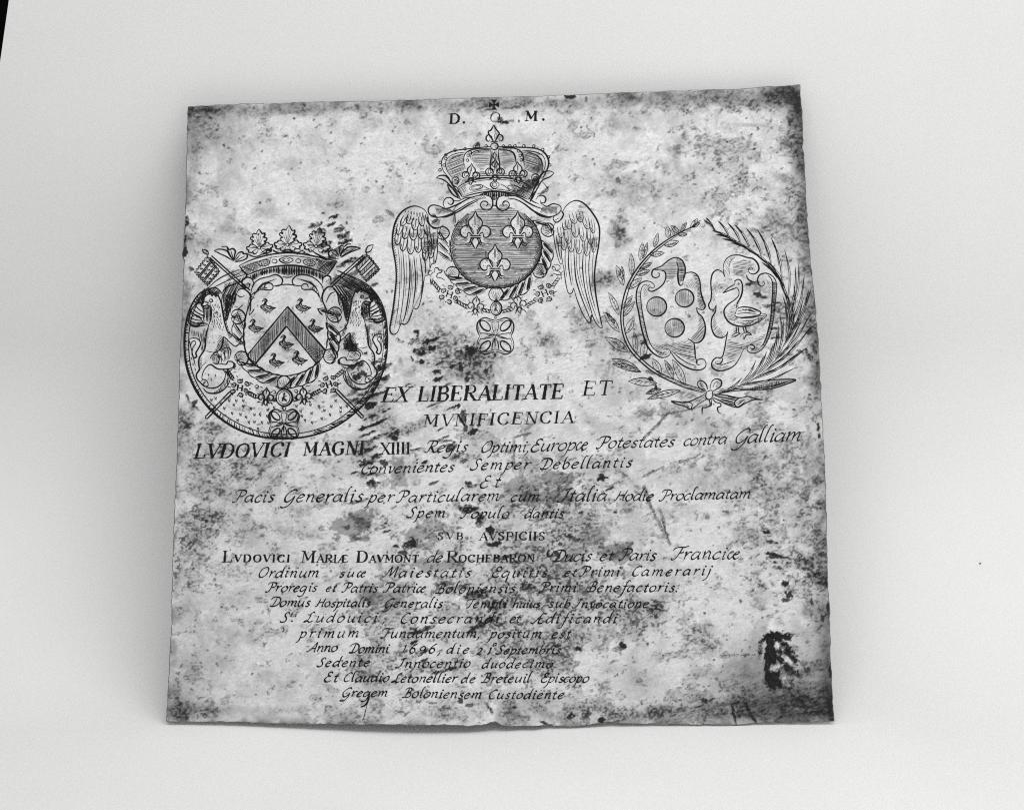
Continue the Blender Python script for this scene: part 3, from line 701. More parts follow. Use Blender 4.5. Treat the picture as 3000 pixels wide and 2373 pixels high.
# ---- shared motifs (drawn about a waist at 0,0 in crop pixels)
LILY_OUT = '0,-158 -14,-128 -40,-98 -42,-72 -28,-42 -14,-12'
LILY_LOBE = '-12,-12 -16,-40 -38,-62 -68,-64 -92,-42 -92,-14 -74,6 -52,4 -50,-12 -42,-24 -28,-14 -20,-2'


def lily(e, x, y, k=1.0, rot=0, w=3.0, detail=True):
    old = e.tf
    for m in (1, -1):
        e.tf = place(x, y, k, rot, m)
        e.s_(LILY_OUT, w)
        e.s_(LILY_LOBE, w)
        e.s_('8,12 22,36 2,80', w * .9)
        e.s_('-12,12 -28,18 -36,40 -60,44', w)
        if detail: e.s_('-14,18 -22,30 -30,52 -50,58 -62,46', w * .7)
        e.s_('4,-130 3,-70', w * .4)
    e.tf = place(x, y, k, rot)
    e.s_('-36,-3 38,-3', w * .9)
    e.s_('-36,9 38,9', w * .9)
    if detail:
        for a, b in ((-10, -95), (12, -90), (-18, -70), (18, -68), (-4, -60), (-60, -40), (-72, -22), (62, -40), (74, -22), (-45, -42), (48, -44), (10, -40)):
            e.disc(a, b, 2.5)
        e.hatch('2,-140 30,-100 36,-75 22,-40 12,-14 6,-14 14,-60 12,-110', 60, 3.2, 1.2)
    e.tf = old


LILY_HULL = '0,-160 -42,-98 -40,-66 -66,-66 -94,-42 -94,-12 -74,8 -40,12 -62,44 -24,48 0,82 24,48 62,44 40,12 74,8 94,-12 94,-42 66,-66 40,-66 42,-98'


def hull(s, x, y, k=1.0):
    return [(x + k * float(q.split(',')[0]), y + k * float(q.split(',')[1])) for q in s.split()]


def shell(parent, cropc, x, y, r, rot, dark=.0):
    e = Eng('scallop_shell', parent, cropc)
    e.tf = place(x, y, r / 40.0, rot)
    e.s_('-8,38 -30,28 -40,4 -34,-18 -18,-34 0,-40 18,-34 34,-18 40,4 30,28 8,38', 3.2)
    for a in range(-58, 60, 23):
        t = math.radians(a)
        e.s_([(0, 34), (20 * math.sin(t) * .9, 34 - 34 * math.cos(t)), (35 * math.sin(t), 4 - 38 * math.cos(t))], 1.2 + dark * .3)
    e.s_('-10,38 0,30 10,38', 2.4)
    if dark > .5: e.hatch('0,-38 34,-18 40,4 30,28 8,34', 40, 3.8, 1.1)
    e.tf = None
    return e.done()


def rope(parent, cropc, cx, cy, rx, ry, half, a0, a1, n, w=3.0, skip=(), name='twisted_cord', dens=True):
    """a twisted cord on an ellipse from angle a0 to a1 (degrees, 90 = bottom)"""
    e = Eng(name, parent, cropc)

    def pt(a, d):
        t = math.radians(a)
        nx, ny = math.cos(t) / rx, math.sin(t) / ry
        L = math.hypot(nx, ny)
        return (cx + rx * math.cos(t) + d * nx / L, cy + ry * math.sin(t) + d * ny / L)
    st = (a1 - a0) / n
    for i in range(n):
        a = a0 + i * st
        if any(abs(a + st / 2 - b) < c for b, c in skip): continue
        hh = half
        # strands lying aslant, dark hollows between them
        S1 = [pt(a, -hh), pt(a + .3 * st, -hh * .68), pt(a + 1.15 * st, hh * .6), pt(a + 1.5 * st, hh)]
        e.s_(S1, w * .8, taper=.7)
        e.s_([pt(a + .42 * st, -hh * .88), pt(a + .75 * st, -hh * .45), pt(a + 1.35 * st, hh * .45), pt(a + 1.62 * st, hh * .86)], w * (1.6 if e.wk > 1.2 else 1.9), taper=.05)
        e.s_([pt(a, -hh), pt(a + .5 * st, -hh * 1.16), pt(a + st, -hh)], w * 1.0, taper=.8)
        e.s_([pt(a + 1.5 * st, hh), pt(a + 2 * st, hh * 1.16), pt(a + 2.5 * st, hh)], w * 1.0, taper=.8)
        e.s_([pt(a + .16 * st, -hh * .5), pt(a + .9 * st, hh * .55)], w * .4)
    return e.done()


def maltese(parent, cropc, x, y, k, w=3.2, lab=None):
    e = Eng('cross_pendant', parent, cropc)
    for kx in (1, -1):
        for ky in (1, -1):
            e.tf = (lambda kx, ky: lambda p: np.stack([x + k * kx * p[:, 0], y + k * ky * p[:, 1]], -1))(kx, ky)
            e.s_('0,-96 30,-104 62,-114 92,-104 112,-78 114,-40 98,0', w)
            e.s_('2,-84 34,-94 60,-100', w * .5)
            e.circ(64, -64, 41, 23, w * 1.15, rot=-45)
            e.s_('94,-86 88,-62 68,-42 44,-34', w * .7)
            e.s_('104,-64 102,-36 88,-6', w * .5)
            e.s_('6,-14 18,-50 22,-90', w * .7)
            e.s_('14,-6 52,-14 94,-20', w * .7)
            for j in range(5):
                if j % 2 == 0: e.s_([(96 + 2 * j, -84 + 16 * j), (104 + j, -78 + 16 * j)], w * .4)
    e.tf = place(x, y, k)
    e.s_('-26,-24 0,-4 26,-26', w * .7)
    e.s_('-80,20 -40,0 0,-4 36,4 84,18', w * .6)
    e.s_('0,0 -3,30 0,66', w * .8)
    e.hatch('-60,-26 -20,-14 -14,6 -56,0', 35, 4.2, 1.0)
    e.tf = None
    return e.done(lab)


def capH(e, x, y, k=1.0, w=3.0):
    e.s_([(x - 16 * k, y - 20 * k), (x - 16 * k, y + 20 * k)], w, taper=.9)
    e.s_([(x + 16 * k, y - 20 * k), (x + 16 * k, y + 20 * k)], w, taper=.9)
    e.s_([(x - 16 * k, y), (x + 16 * k, y)], w * .6, taper=.9)
    for a in (-16, 16):
        for b in (-20, 20):
            e.s_([(x + (a - 7) * k, y + b * k), (x + (a + 7) * k, y + b * k)], w * .5, taper=.9)


def knotH(e, x, y, k, w, rot=0, ticks=True):
    """letter H between four crowns with flames"""
    e.tf = place(x, y, k, rot)
    capH(e, 0, 0, 1, w * 1.2)
    for a, b in ((-46, -12), (46, 14), (-8, -46), (14, 48), (-44, 34), (44, -36)):
        e.circ(a, b, 17, 13, w, rot=a)
        e.circ(a * .86, b * .86, 8, 6, w * .7)
        e.s_([(a * 1.15 - 8, b * 1.15), (a * 1.3, b * 1.3 + 4), (a * 1.15 + 8, b * 1.15)], w * .8)
    if ticks:
        for i in range(14):
            t = i * 6.283 / 14 + .3
            r0, r1 = 66, 66 + (12 if i % 2 else 24)
            e.s_([(r0 * math.cos(t), r0 * .8 * math.sin(t)), ((r0 + r1) / 2 * math.cos(t + .06), (r0 + r1) / 2 * .8 * math.sin(t + .06)), (r1 * math.cos(t - .03), r1 * .8 * math.sin(t - .03))], w * .8)
    e.tf = None


def medal(parent, cropc, x, y, rx, ry, w):
    e = Eng('oval_medal', parent, cropc)
    e.circ(x, y, rx, ry, w * 1.5)
    e.circ(x, y, rx * .72, ry * .76, w * .7)
    e.s_([(x, y - ry * .5), (x - rx * .1, y), (x - rx * .3, y + ry * .5)], w)
    e.s_([(x - rx * .05, y), (x + rx * .3, y + ry * .5)], w)
    e.s_([(x - rx * .35, y + ry * .1), (x, y - ry * .1), (x + rx * .35, y - ry * .2)], w * .8)
    e.s_([(x - rx * .3, y + ry * .35), (x + rx * .35, y + ry * .3)], w * .6)
    e.circ(x, y - ry * .45, rx * .1, None, w * .6)
    return e.done()


# =================================================================== royal arms in the middle
A = (1100, 250, 2.135)
cr_ = Eng('royal_crown', plate, A)
cr_.s_('740,250 722,282 706,290 712,312 728,334 736,352', 3.6)
cr_.s_('740,250 756,278 774,300 762,326 750,352', 3.6)
cr_.hatch('742,258 772,300 760,326 748,350 740,330', 70, 3, 1.2)
cr_.s_('736,352 728,326 710,310 694,322 694,344 710,352 716,340', 3)
cr_.s_('752,352 760,326 780,310 797,324 794,346 776,350 772,338', 3)
cr_.s_('720,356 744,352 768,356', 3); cr_.s_('724,364 764,364', 2)
cr_.circ(744, 383, 23, 21, 3.2); cr_.hatch('744,372 764,376 764,394 750,402', 30, 3, 1)
cr_.s_('466,585 430,545 414,505 416,468 438,438 480,415 530,405 580,399 640,392 722,384', 3.6)
cr_.s_('480,580 452,542 438,502 442,472 464,446 505,428 560,420', 2.6)
cr_.s_('456,492 470,466 510,444 556,432', 1.6)
cr_.s_('766,384 830,386 900,389 960,391 1020,401 1060,426 1082,468 1080,510 1064,548 1046,585', 3.8)
cr_.s_('1036,560 1058,520 1062,478 1046,442 1010,422 960,412 916,408', 2.8)
cr_.s_('1044,550 1040,480 1010,440 960,424', 4.0)
cr_.s_('560,515 552,480 556,440 582,412 640,399 722,398', 3)
cr_.s_('600,470 596,440 618,416 660,407 724,405', 3)
cr_.s_('608,464 604,446 624,424 660,414', 1.6)
cr_.s_('766,397 840,393 890,402 916,424 926,460 930,500', 3)
cr_.s_('766,405 820,407 858,420 874,450 880,490', 3.6)
cr_.s_('722,405 724,450 718,500 722,545', 3); cr_.s_('768,405 770,450 778,500 774,545', 3)
cr_.s_('734,410 732,450 726,500', 1.4); cr_.s_('745,420 734,440 745,462 758,440 745,420', 2); cr_.s_('747,470 728,490 747,516 766,490 747,470', 2)
cr_.hatch('738,410 760,410 768,500 760,545 738,545', 82, 3.2, 1.3)
for a, b in ((403, 531), (405, 484), (440, 437), (497, 408), (560, 399), (620, 384), (692, 382), (800, 382), (840, 381), (872, 379), (928, 380), (990, 382), (1046, 403), (1082, 449), (1090, 500), (896, 412), (905, 440), (912, 468), (592, 420), (580, 440), (575, 470), (430, 500), (440, 460)):
    cr_.circ(a, b, 8.5, 8, 2.2)
cr_.s_('512,642 560,612 640,588 745,578 850,586 930,610 992,650', 3.4)
cr_.s_('520,652 566,622 644,600 745,590 850,598 926,622 984,660', 1.6)
cr_.s_('545,702 600,684 680,668 745,662 830,672 900,692 955,716', 3.6)
cr_.s_('549,690 600,672 680,656 745,650 830,660 900,680 952,702', 1.4)
cr_.s_('512,642 526,672 545,702', 3); cr_.s_('992,650 975,690 955,716', 3)
cr_.s_('745,594 718,622 745,648 774,622 745,594', 2.4); cr_.s_('745,606 730,622 745,636 760,622 745,606', 1.8)
cr_.circ(630, 640, 42, 16, 2, rot=-12); cr_.circ(630, 640, 30, 9, 1.4, rot=-12)
cr_.circ(868, 644, 42, 16, 2, rot=12); cr_.s_('672,628 700,645 740,660', 1.6); cr_.s_('780,618 812,634 850,668', 1.6)
cr_.hatch('840,590 930,612 990,652 955,712 860,672 845,630', 25, 3.6, 1.1); cr_.hatch('830,600 900,604 985,655 955,705 870,670', 115, 4.4, 1.0)
cr_.hatch('515,644 560,616 570,660 548,698', 60, 3.6, 1.2)
cr_.hatch('640,690 690,672 745,668 800,674 862,694 820,700 790,692 760,704 744,712 725,702 700,690', 92, 2.9, 2.7)
cr_.s_('640,692 690,672 745,666 810,674 866,696', 3.6)
cr_.s_('380,580 402,566 440,568 462,592 492,640 520,672', 3.6); cr_.s_('380,580 420,590 452,612 490,655 520,705', 3.2)
cr_.s_('448,618 466,664 492,690 530,712', 3.2); cr_.s_('452,622 492,656 516,684 534,716', 2.8); cr_.s_('458,640 490,690', 1.2)
cr_.s_('1118,550 1092,538 1052,544 1030,572 1005,624 968,700', 4); cr_.s_('1118,550 1090,574 1046,594 1018,636 978,716', 3)
cr_.s_('1040,600 1080,650 1060,670 1012,680', 1.6); cr_.s_('1000,660 975,712 966,730', 4)
cr_.hatch('1030,576 1060,550 1096,546 1060,575 1030,600', 10, 3.6, 1)
for (x, y, k, r) in ((597, 580, .58, 3), (748, 560, .62, 0), (893, 572, .60, -3)):
    lily(cr_, x, y, k, r, 2.6, False)
    cr_.circ(x - 40 * k, y - 34 * k, 30 * k, 26 * k, 2.4, 120, 330); cr_.circ(x + 40 * k, y - 34 * k, 30 * k, 26 * k, 2.4, 210, 420)
    cr_.s_([(x - 4, y - 88 * k), (x - 2, y - 40 * k)], 1.2)
cr_.circ(500, 598, 22, 24, 2.6, 150, 420); cr_.circ(502, 604, 12, 12, 2); cr_.s_('478,590 486,625 512,640', 2.6); cr_.circ(1000, 578, 24, 22, 2.8, 100, 380); cr_.circ(1000, 584, 12, 12, 2)
cr_.done('tall closed crown with arches, beads and lilies above the middle shield')
crh = Eng('crown_lining', plate, A, M_FINE)
crh.hatch('452,540 440,500 446,474 468,450 505,434 552,428 550,500 566,520 548,545 540,590 510,628 490,590', -22, 3.4, 1.35)
crh.hatch('604,470 602,444 622,420 660,410 720,408 720,500 690,505 680,530 655,530 620,500', 2, 3.4, 1.15)
crh.hatch('772,408 820,412 854,424 870,456 874,492 830,505 812,530 790,505 776,495', 3, 3.4, 1.15)
crh.hatch('918,414 960,416 1008,430 1040,460 1050,500 1040,545 1010,560 970,545 930,520 926,460', 18, 3.3, 1.3)
crh.hatch('980,440 1040,455 1052,510 1036,552 1010,545 1020,490', 75, 3.4, 1.3)
crh.hatch('545,588 640,560 655,530 690,540 745,568 800,540 830,560 860,540 930,560 985,600 1000,640 930,606 850,582 745,574 640,584 560,608 515,638', 0, 3.4, 1.3)
crh.done()

sh = Eng('oval_shield', plate, A)
sh.circ(753, 1008, 284, 262, 3.6, -52, 232)
sh.circ(753, 1008, 274, 253, 1.4, -52, 232)
ell = [(753 + 282 * math.cos(math.radians(a)), 1008 + 260 * math.sin(math.radians(a))) for a in range(0, 360, 6)]
ell = [(x, max(y, 770 if abs(x - 745) < 90 else 752 + abs(x - 745) * .04)) for x, y in ell]
holes = [hull(LILY_HULL, 625, 945), hull(LILY_HULL, 890, 945), hull(LILY_HULL, 748, 1150)]
sh.m = M_INK
shield_o = sh.done('round shield of fine level cuts with three lilies')
sf = Eng('level_cuts', shield_o, A, M_FINE)
sf.hatch(ell, 0.6, 2.7, 1.02, holes, .3, .5)
for a in range(-48, 230, 2):
    t = math.radians(a)
    k0, k1 = random.uniform(.86, .93), .995
    if 20 < a < 160: k0 += .03
    sf.s_([(753 + 282 * k0 * math.cos(t), 1008 + 260 * k0 * math.sin(t)), (753 + 282 * k1 * math.cos(t + .05), 1008 + 260 * k1 * math.sin(t + .05))], 1.5)
sf.done()
for (x, y) in ((625, 945), (890, 945), (748, 1150)):
    e = Eng('lily', shield_o, A)
    lily(e, x, y, 1.0, 0, 3.2)
    # short shading strokes at the left of each lily
    for i in range(9):
        e.s_([(x - 44 - 6 + i, y - 110 + i * 7), (x - 66 + i, y - 106 + i * 7)], 1.5)
        e.s_([(x - 92, y - 50 + i * 6), (x - 112, y - 48 + i * 6)], 1.3)
    e.done()

rope(plate, A, 752, 1008, 327, 302, 34, -38, 218, 26, 2.6, ((90, 8), (147, 9), (32, 9), (197, 8), (-18, 8)))
for (x, y, r, a, d) in ((422, 925, 40, 90, 0), (1078, 905, 42, -95, 1.0), (483, 1176, 42, 60, 0), (1026, 1160, 44, -50, 1.0), (755, 1306, 46, 0, 0)):
    shell(plate, A, x, y, r, a, d)
sr = Eng('scroll_crest', plate, A)
sr.s_('688,688 640,692 590,706 540,732 490,756 440,772 396,756 356,750 332,770 334,800 360,822 405,826 470,806 530,770 580,740 630,718 660,712', 3.4)
sr.s_('688,688 722,700 734,735 726,768 698,782 668,772 656,748 670,728 694,728 704,744 692,756', 3.6)
sr.s_('405,826 450,822 520,790 580,752 640,722', 4.2)
sr.s_('800,690 850,688 905,704 960,738 1010,762 1064,780', 3.2); sr.s_('800,690 768,704 756,738 764,768 792,784 822,776 838,752 828,730 806,726 796,744 808,758', 3.8)
sr.s_('830,708 880,716 930,742 985,784 1040,812 1090,824 1140,806 1162,776 1150,752 1110,742 1070,758 1030,736', 3.6)
sr.s_('985,786 1040,820 1100,828', 4); sr.s_('432,768 424,736 440,708 468,704 488,722 480,744 460,744 452,730', 3.4)
sr.s_('488,722 520,724 560,706 600,700', 2.6); sr.s_('1002,716 1020,694 1050,692 1066,712 1056,736 1034,732 1030,716', 3); sr.s_('960,706 990,730 1020,742', 2.4)
sr.s_('330,812 324,846 346,880 380,892 418,884', 3.4); sr.s_('345,822 372,816 386,838 368,858 350,848', 2.6); sr.s_('1162,786 1176,806 1160,840 1130,858 1112,838 1118,818', 3.4); sr.s_('1122,846 1150,830', 2)
for i in range(14):
    sr.s_([(372 + i * 7, 764 + i * .6 + (i % 3)), (384 + i * 7, 786 - i * .2), (386 + i * 8.2, 812 - i * 1.5)], 1.2)
    sr.s_([(1140 - i * 7, 756), (1130 - i * 7, 780), (1134 - i * 8, 806 - i * .6)], 1.3)
for i in range(10):
    sr.s_([(662 + i * 7, 772 - abs(i - 4)), (668 + i * 6, 752), (676 + i * 4, 742)], 1.2)
    sr.s_([(768 + i * 7, 776), (776 + i * 6, 756), (784 + i * 4, 744)], 1.2)
    sr.s_([(600 + i * 9, 704 - i), (612 + i * 9, 716 - i * .4)], 1.1)
    sr.s_([(350 + i * 5, 872 + i), (358 + i * 5, 850), (372 + i * 4, 838)], 1.3)
sr.s_('726,704 744,716 762,704', 3)
sr.s_('728,760 744,752 760,760', 3)
sr.done('scrolled ornament curling over the top of the round shield')

# wings
LWING = '330,820 312,786 284,766 246,756 206,766 168,790 140,824 120,870 108,930 106,1000 116,1060 127,1130 130,1210 122,1300 110,1400 96,1480 90,1524 98,1550 116,1558 138,1544 152,1508 166,1462'
wl = Eng('wing', plate, A)
wl.s_(LWING, 3.8)
wl.s_('152,1512 162,1490 182,1496 204,1480 222,1440 238,1392', 3.6)
wl.s_('238,1392 256,1400 274,1376 290,1310 302,1230 310,1190', 3.4)
wl.s_('310,1190 326,1188 338,1160 352,1118 372,1112 384,1070 388,1010 384,940', 3)
wl.s_('388,900 360,894 336,862 330,820', 3.2)
for q, wd in (('166,1000 176,1100 180,1220 172,1340 158,1440 148,1500', 1.8), ('208,1060 216,1180 208,1300 190,1420 172,1480', 2.8), ('216,1080 226,1200 216,1330 196,1440', 1.2), ('240,1070 250,1180 248,1280 232,1390', 2.6), ('256,1080 262,1200 256,1300', 1.2),
              ('276,1060 288,1140 296,1220 284,1310', 2.4), ('300,1060 312,1120 312,1180', 2.4), ('330,1050 340,1100 340,1150', 2), ('360,1040 366,1080 362,1110', 2), ('140,1010 152,1120 152,1260 140,1400 118,1520', 1.4), ('158,1040 164,1150 160,1280', 1), ('190,1060 196,1180 186,1320', 1), ('228,1090 236,1200 228,1320', 1)):
    wl.s_(q, wd)


def u_feather(e, x, y, wd, h, rot=0, w=2.6, inner=True):
    e.tf = place(x, y, 1, rot)
    e.s_([(-wd / 2, -h * .5), (-wd / 2 * 1.05, h * .1), (-wd * .25, h * .45), (wd * .12, h * .5), (wd * .45, h * .2), (wd / 2, -h * .45)], w)
    if inner:
        e.s_([(0, -h * .5), (wd * .02, h * .3)], w * .6)
        for i in range(4):
            e.s_([(-wd * .34 + i * wd * .07, h * (.05 + .07 * i)), (-wd * .22 + i * wd * .07, h * (.22 + .06 * i))], w * .75)
    e.tf = None


for (x, y, a, b, r) in ((215, 838, 40, 60, 18), (250, 870, 42, 70, 6), (178, 850, 34, 60, 26), (290, 850, 34, 60, -8), (150, 900, 34, 70, 14), (190, 920, 40, 80, 12), (238, 930, 44, 76, 2), (285, 920, 40, 80, -4), (322, 900, 32, 70, -10), (140, 960, 34, 76, 6), (176, 990, 40, 90, 8), (222, 1010, 44, 90, 4), (268, 1000, 42, 90, 0), (308, 1000, 40, 100, -2), (346, 960, 36, 90, -6), (350, 1040, 36, 80, 6), (312, 1060, 34, 70, 2), (366, 990, 30, 70, 0)):
    u_feather(wl, x, y, a, b, r, 2.6)
wl.hatch('300,930 380,920 385,1010 330,1060 300,1010', 5, 3.4, 1.3)
for i in range(46):
    yy = 830 + i * 15
    xx = np.interp(yy, [824, 870, 930, 1000, 1130, 1210, 1400, 1530], [142, 122, 110, 107, 128, 131, 110, 92])
    wl.s_([(xx, yy), (xx + 14, yy - 12)], 1.8)
for i in range(26):
    wl.s_([(190 + (i * 37) % 130, 785 + (i * 13) % 50), (184 + (i * 37) % 130, 797 + (i * 13) % 50)], 2.0)
for i in range(18):
    yy = 1250 + i * 13
    wl.s_([(np.interp(yy, [1230, 1310, 1400, 1490], [300, 288, 240, 205]) - 3, yy), (np.interp(yy, [1230, 1310, 1400, 1490], [300, 288, 240, 205]) - 14, yy + 9)], 1.5)
wl.done('left wing of the royal arms, darker and closely feathered')
wr = Eng('wing', plate, A)
wr.s_('1166,806 1186,764 1222,732 1262,722 1306,742 1352,792 1388,850 1402,910 1396,1000 1380,1090 1370,1190 1376,1290 1392,1390 1410,1470 1420,1518', 3.6)
wr.s_('1420,1518 1402,1514 1378,1484 1352,1438 1346,1482 1328,1478 1296,1428 1262,1344 1240,1268', 3.4)
wr.s_('1240,1268 1228,1300 1206,1298 1190,1236 1180,1158 1172,1112', 3.2)
wr.s_('1172,1112 1158,1118 1142,1080 1126,1010 1116,950 1112,890 1130,852', 3)
for q, wd in (('1240,1020 1246,1120 1256,1220 1290,1330 1330,1430 1348,1476', 2.6), ('1256,1040 1262,1160 1290,1280 1340,1410', 1.3), ('1300,1040 1296,1150 1312,1280 1346,1400 1360,1446', 2.4), ('1316,1060 1316,1180 1340,1330 1396,1490', 1.3), ('1344,1030 1334,1140 1346,1280 1376,1400', 2), ('1210,1020 1208,1130 1226,1250', 2.4), ('1190,1010 1186,1100 1196,1200', 1.4), ('1160,1000 1164,1070 1172,1112', 2), ('1140,960 1146,1030 1158,1090', 2), ('1364,1040 1356,1150 1362,1240', 1.2), ('1275,1060 1278,1170 1300,1270', 1), ('1222,1040 1226,1160 1238,1250', 1)):
    wr.s_(q, wd)
for (x, y, a, b, r) in ((1240, 830, 42, 70, -16), (1280, 820, 40, 70, -14), (1320, 860, 38, 80, -16), (1356, 880, 30, 90, -10), (1210, 870, 36, 60, -8), (1250, 910, 42, 80, -8), (1300, 930, 42, 90, -6), (1345, 950, 36, 90, -4), (1205, 950, 38, 80, -4), (1160, 920, 34, 70, -6), (1150, 970, 32, 70, -6), (1180, 990, 36, 80, -2), (1225, 1000, 40, 80, 0), (1275, 1010, 40, 90, 2), (1325, 1020, 38, 90, 4), (1368, 1000, 28, 90, 4), (1186, 880, 30, 50, -6)):
    u_feather(wr, x, y, a, b, r, 2.0)
wr.hatch('1260,770 1310,790 1290,850 1250,840', 12, 4, .9)
wr.done('right wing of the royal arms, lightly cut')

# chain of the second order
ch = Eng('order_chain', plate, A)


def cord_seg(e, x0, y0, x1, y1, h, w=2.2, n=None, sag=0):
    L = math.hypot(x1 - x0, y1 - y0)
    n = n or max(2, int(L / 16))
    ux, uy = (x1 - x0) / L, (y1 - y0) / L
    nx, ny = -uy, ux

    def q(t, d):
        return (x0 + (x1 - x0) * t + nx * d, y0 + (y1 - y0) * t + ny * d + sag * 4 * t * (1 - t))
    e.s_([q(i / 6, -h) for i in range(7)], w)
    e.s_([q(i / 6, h) for i in range(7)], w)
    for i in range(n):
        a = i / n
        e.s_([q(a, -h), q(a + .5 / n, 0), q(a + .9 / n, h)], w)


cord_seg(ch, 352, 1222, 405, 1285, 9); cord_seg(ch, 505, 1350, 575, 1388, 9); cord_seg(ch, 660, 1402, 722, 1416, 9); cord_seg(ch, 790, 1416, 850, 1402, 9); cord_seg(ch, 940, 1380, 1005, 1345, 9); cord_seg(ch, 1105, 1262, 1150, 1200, 9)
knotH(ch, 463, 1308, .92, 2.3, 18); knotH(ch, 1058, 1300, .92, 2.3, -22)
lily(ch, 626, 1396, .52, 6, 2.3, False); lily(ch, 897, 1386, .52, -12, 2.3, False)
for (cx, cy) in ((626, 1386), (897, 1376)):
    for i in range(12):
        t = i * 6.283 / 12 + .26
        ch.s_([(cx + 46 * math.cos(t), cy + 40 * math.sin(t)), (cx + 72 * math.cos(t + .1), cy + 58 * math.sin(t + .1))], 1.9)
ch.s_('345,1210 350,1180 370,1165 372,1145 388,1142 400,1158 416,1156 410,1172 390,1178 384,1200 410,1206 436,1222', 2.4); ch.s_('345,1210 348,1252', 3); ch.s_('345,1190 328,1180 334,1162 352,1160', 2.4); ch.s_('360,1205 356,1238', 2)
ch.s_('1165,1190 1150,1165 1130,1160 1122,1140 1108,1136 1104,1152', 2.4); ch.s_('1166,1218 1160,1180 1176,1160', 2.4); ch.s_('1112,1176 1140,1186 1166,1182', 2); ch.circ(1130, 1140, 26, 18, 1.4)
ch.s_('752,1440 746,1450 752,1460 760,1450 754,1440', 2.2)
ch.done('chain of letters H and small lilies hanging below the round shield')
medal(plate, A, 755, 1396, 35, 42, 2.3)
maltese(plate, A, 750, 1568, 1.0, 3.2, 'cross pendant with rounded points at the foot of the royal arms')

# =================================================================== crest at the left
Bc = (500, 600, 2.44)
rim = Eng('mantle_rim', plate, Bc)
OUT = '270,592 190,652 132,760 104,890 100,1040 124,1190 190,1340 300,1478 450,1588 620,1652 800,1671 980,1655 1150,1600 1300,1502 1420,1380 1500,1240 1540,1100 1550,950 1536,790 1492,670 1420,582 1340,530'
INN = '300,606 222,660 164,766 134,892 130,1040 152,1186 216,1328 322,1454 470,1556 634,1620 800,1640 972,1624 1134,1570 1278,1474 1394,1352 1472,1222 1512,1092 1522,950 1508,800 1466,690 1400,606'
rim.s_(OUT, 5.0)
rim.s_(INN, 2.4)
op, ip = cr(rim.P(OUT)), cr(rim.P(INN))
k = 150
for i in range(k):
    t = i / k
    if .49 < t < .56: continue
    a = op[int(t * (len(op) - 1))]
    j = min(len(ip) - 1, max(0, int((t + random.uniform(.004, .012)) * (len(ip) - 1))))
    b = ip[j]
    f = random.uniform(.45, 1.0)
    rim.s_([a, a + (b - a) * f * .5 + np.array([0, .6]), a + (b - a) * f], random.choice([1.4, 2.2, 3.4]), raw=True)
rim.done('broad ringed mantle border round the left crest')

class Pair:
    def __init__(s):
        s.a, s.b = Eng('mantle_fold', plate, Bc), Eng('mantle_fold', plate, Bc)

    def pick(s, q):
        q = parse(q)
        return s.a if sum(p[0] for p in q) / len(q) < 829 else s.b

    def s_(s, q, w): s.pick(q).s_(q, w)
    def hatch(s, q, *a): s.pick(q).hatch(q, *a)
    def done(s): s.a.done(); s.b.done()


mt = Pair()
mt.hatch('372,642 386,560 470,545 540,600 480,612 452,690 420,770 396,850 376,760', -62, 3.3, 2.1)
mt.hatch('240,600 330,590 372,640 330,640 250,640 190,700 160,760 180,690', -40, 3.2, 2.2)
mt.hatch('236,744 262,730 288,736 296,770 288,822 256,836 240,800', 88, 2.9, 2.3)
mt.hatch('150,760 190,680 240,632 300,612 350,640 330,648 262,640 236,690 222,716 176,716', 84, 3.1, 2.2)
mt.hatch('392,640 420,640 470,620 462,700 430,760 404,830 392,850 384,760', -78, 2.9, 2.2)
mt.hatch('1264,640 1240,640 1190,620 1196,700 1226,760 1254,830 1268,830 1274,750', 78, 2.9, 2.2)
mt.hatch('1422,716 1396,702 1370,708 1362,742 1370,794 1402,808 1418,772', 88, 2.9, 2.3)
mt.hatch('1508,732 1468,652 1418,604 1358,584 1308,612 1328,620 1396,612 1422,662 1436,688 1482,688', 84, 3.1, 2.4)
mt.hatch('372,960 400,960 424,1010 420,1060 380,1060 350,1050', 70, 3.2, 1.8)
mt.hatch('1286,930 1258,930 1234,980 1238,1030 1278,1030 1308,1020', 70, 3.2, 2.3)
mt.hatch('1160,560 1240,585 1300,660 1290,760 1255,850 1220,700 1180,620', 55, 3.2, 2.1)
mt.hatch('1390,560 1480,650 1530,780 1500,760 1460,700 1400,650 1360,620 1290,620 1200,560 1250,500 1320,520', 28, 3.4, 2.2)
mt.hatch('1400,700 1440,740 1430,800 1385,830 1370,760', 60, 3.2, 2.1)
mt.hatch('140,890 230,920 246,960 215,1000 200,945 150,940', 80, 3.4, 1.8)
mt.hatch('1430,920 1510,890 1515,1000 1500,1060 1496,950 1440,940', 80, 3.4, 1.8)
mt.hatch('1240,950 1300,960 1350,1040 1300,1060 1250,1040 1230,1000', 0, 3.2, 2.1)
mt.hatch('395,830 420,900 440,940 420,960 395,900', -60, 3.2, 2.4); mt.hatch('1250,840 1226,910 1210,950 1240,940 1262,880', 60, 3.2, 2.4)
mt.s_('270,592 330,540 400,500 495,462', 3); mt.s_('290,600 370,560 450,525 530,500', 2.4); mt.s_('500,470 545,500 500,550 400,590 368,632', 3.2); mt.s_('368,632 330,596 290,598 232,628', 3.4)
mt.s_('500,480 400,540', 1.4); mt.hatch('430,490 500,462 535,498 470,520', 30, 3.6, 1.3); mt.hatch('430,560 530,505 540,530 420,590', -60, 4.2, 1.8)
mt.s_('1190,470 1260,500 1340,532', 3); mt.s_('1180,500 1260,540 1340,580 1420,640', 2.4); mt.s_('1160,600 1200,640 1240,720 1262,800', 3); mt.s_('470,612 420,680 400,760 392,830', 3)
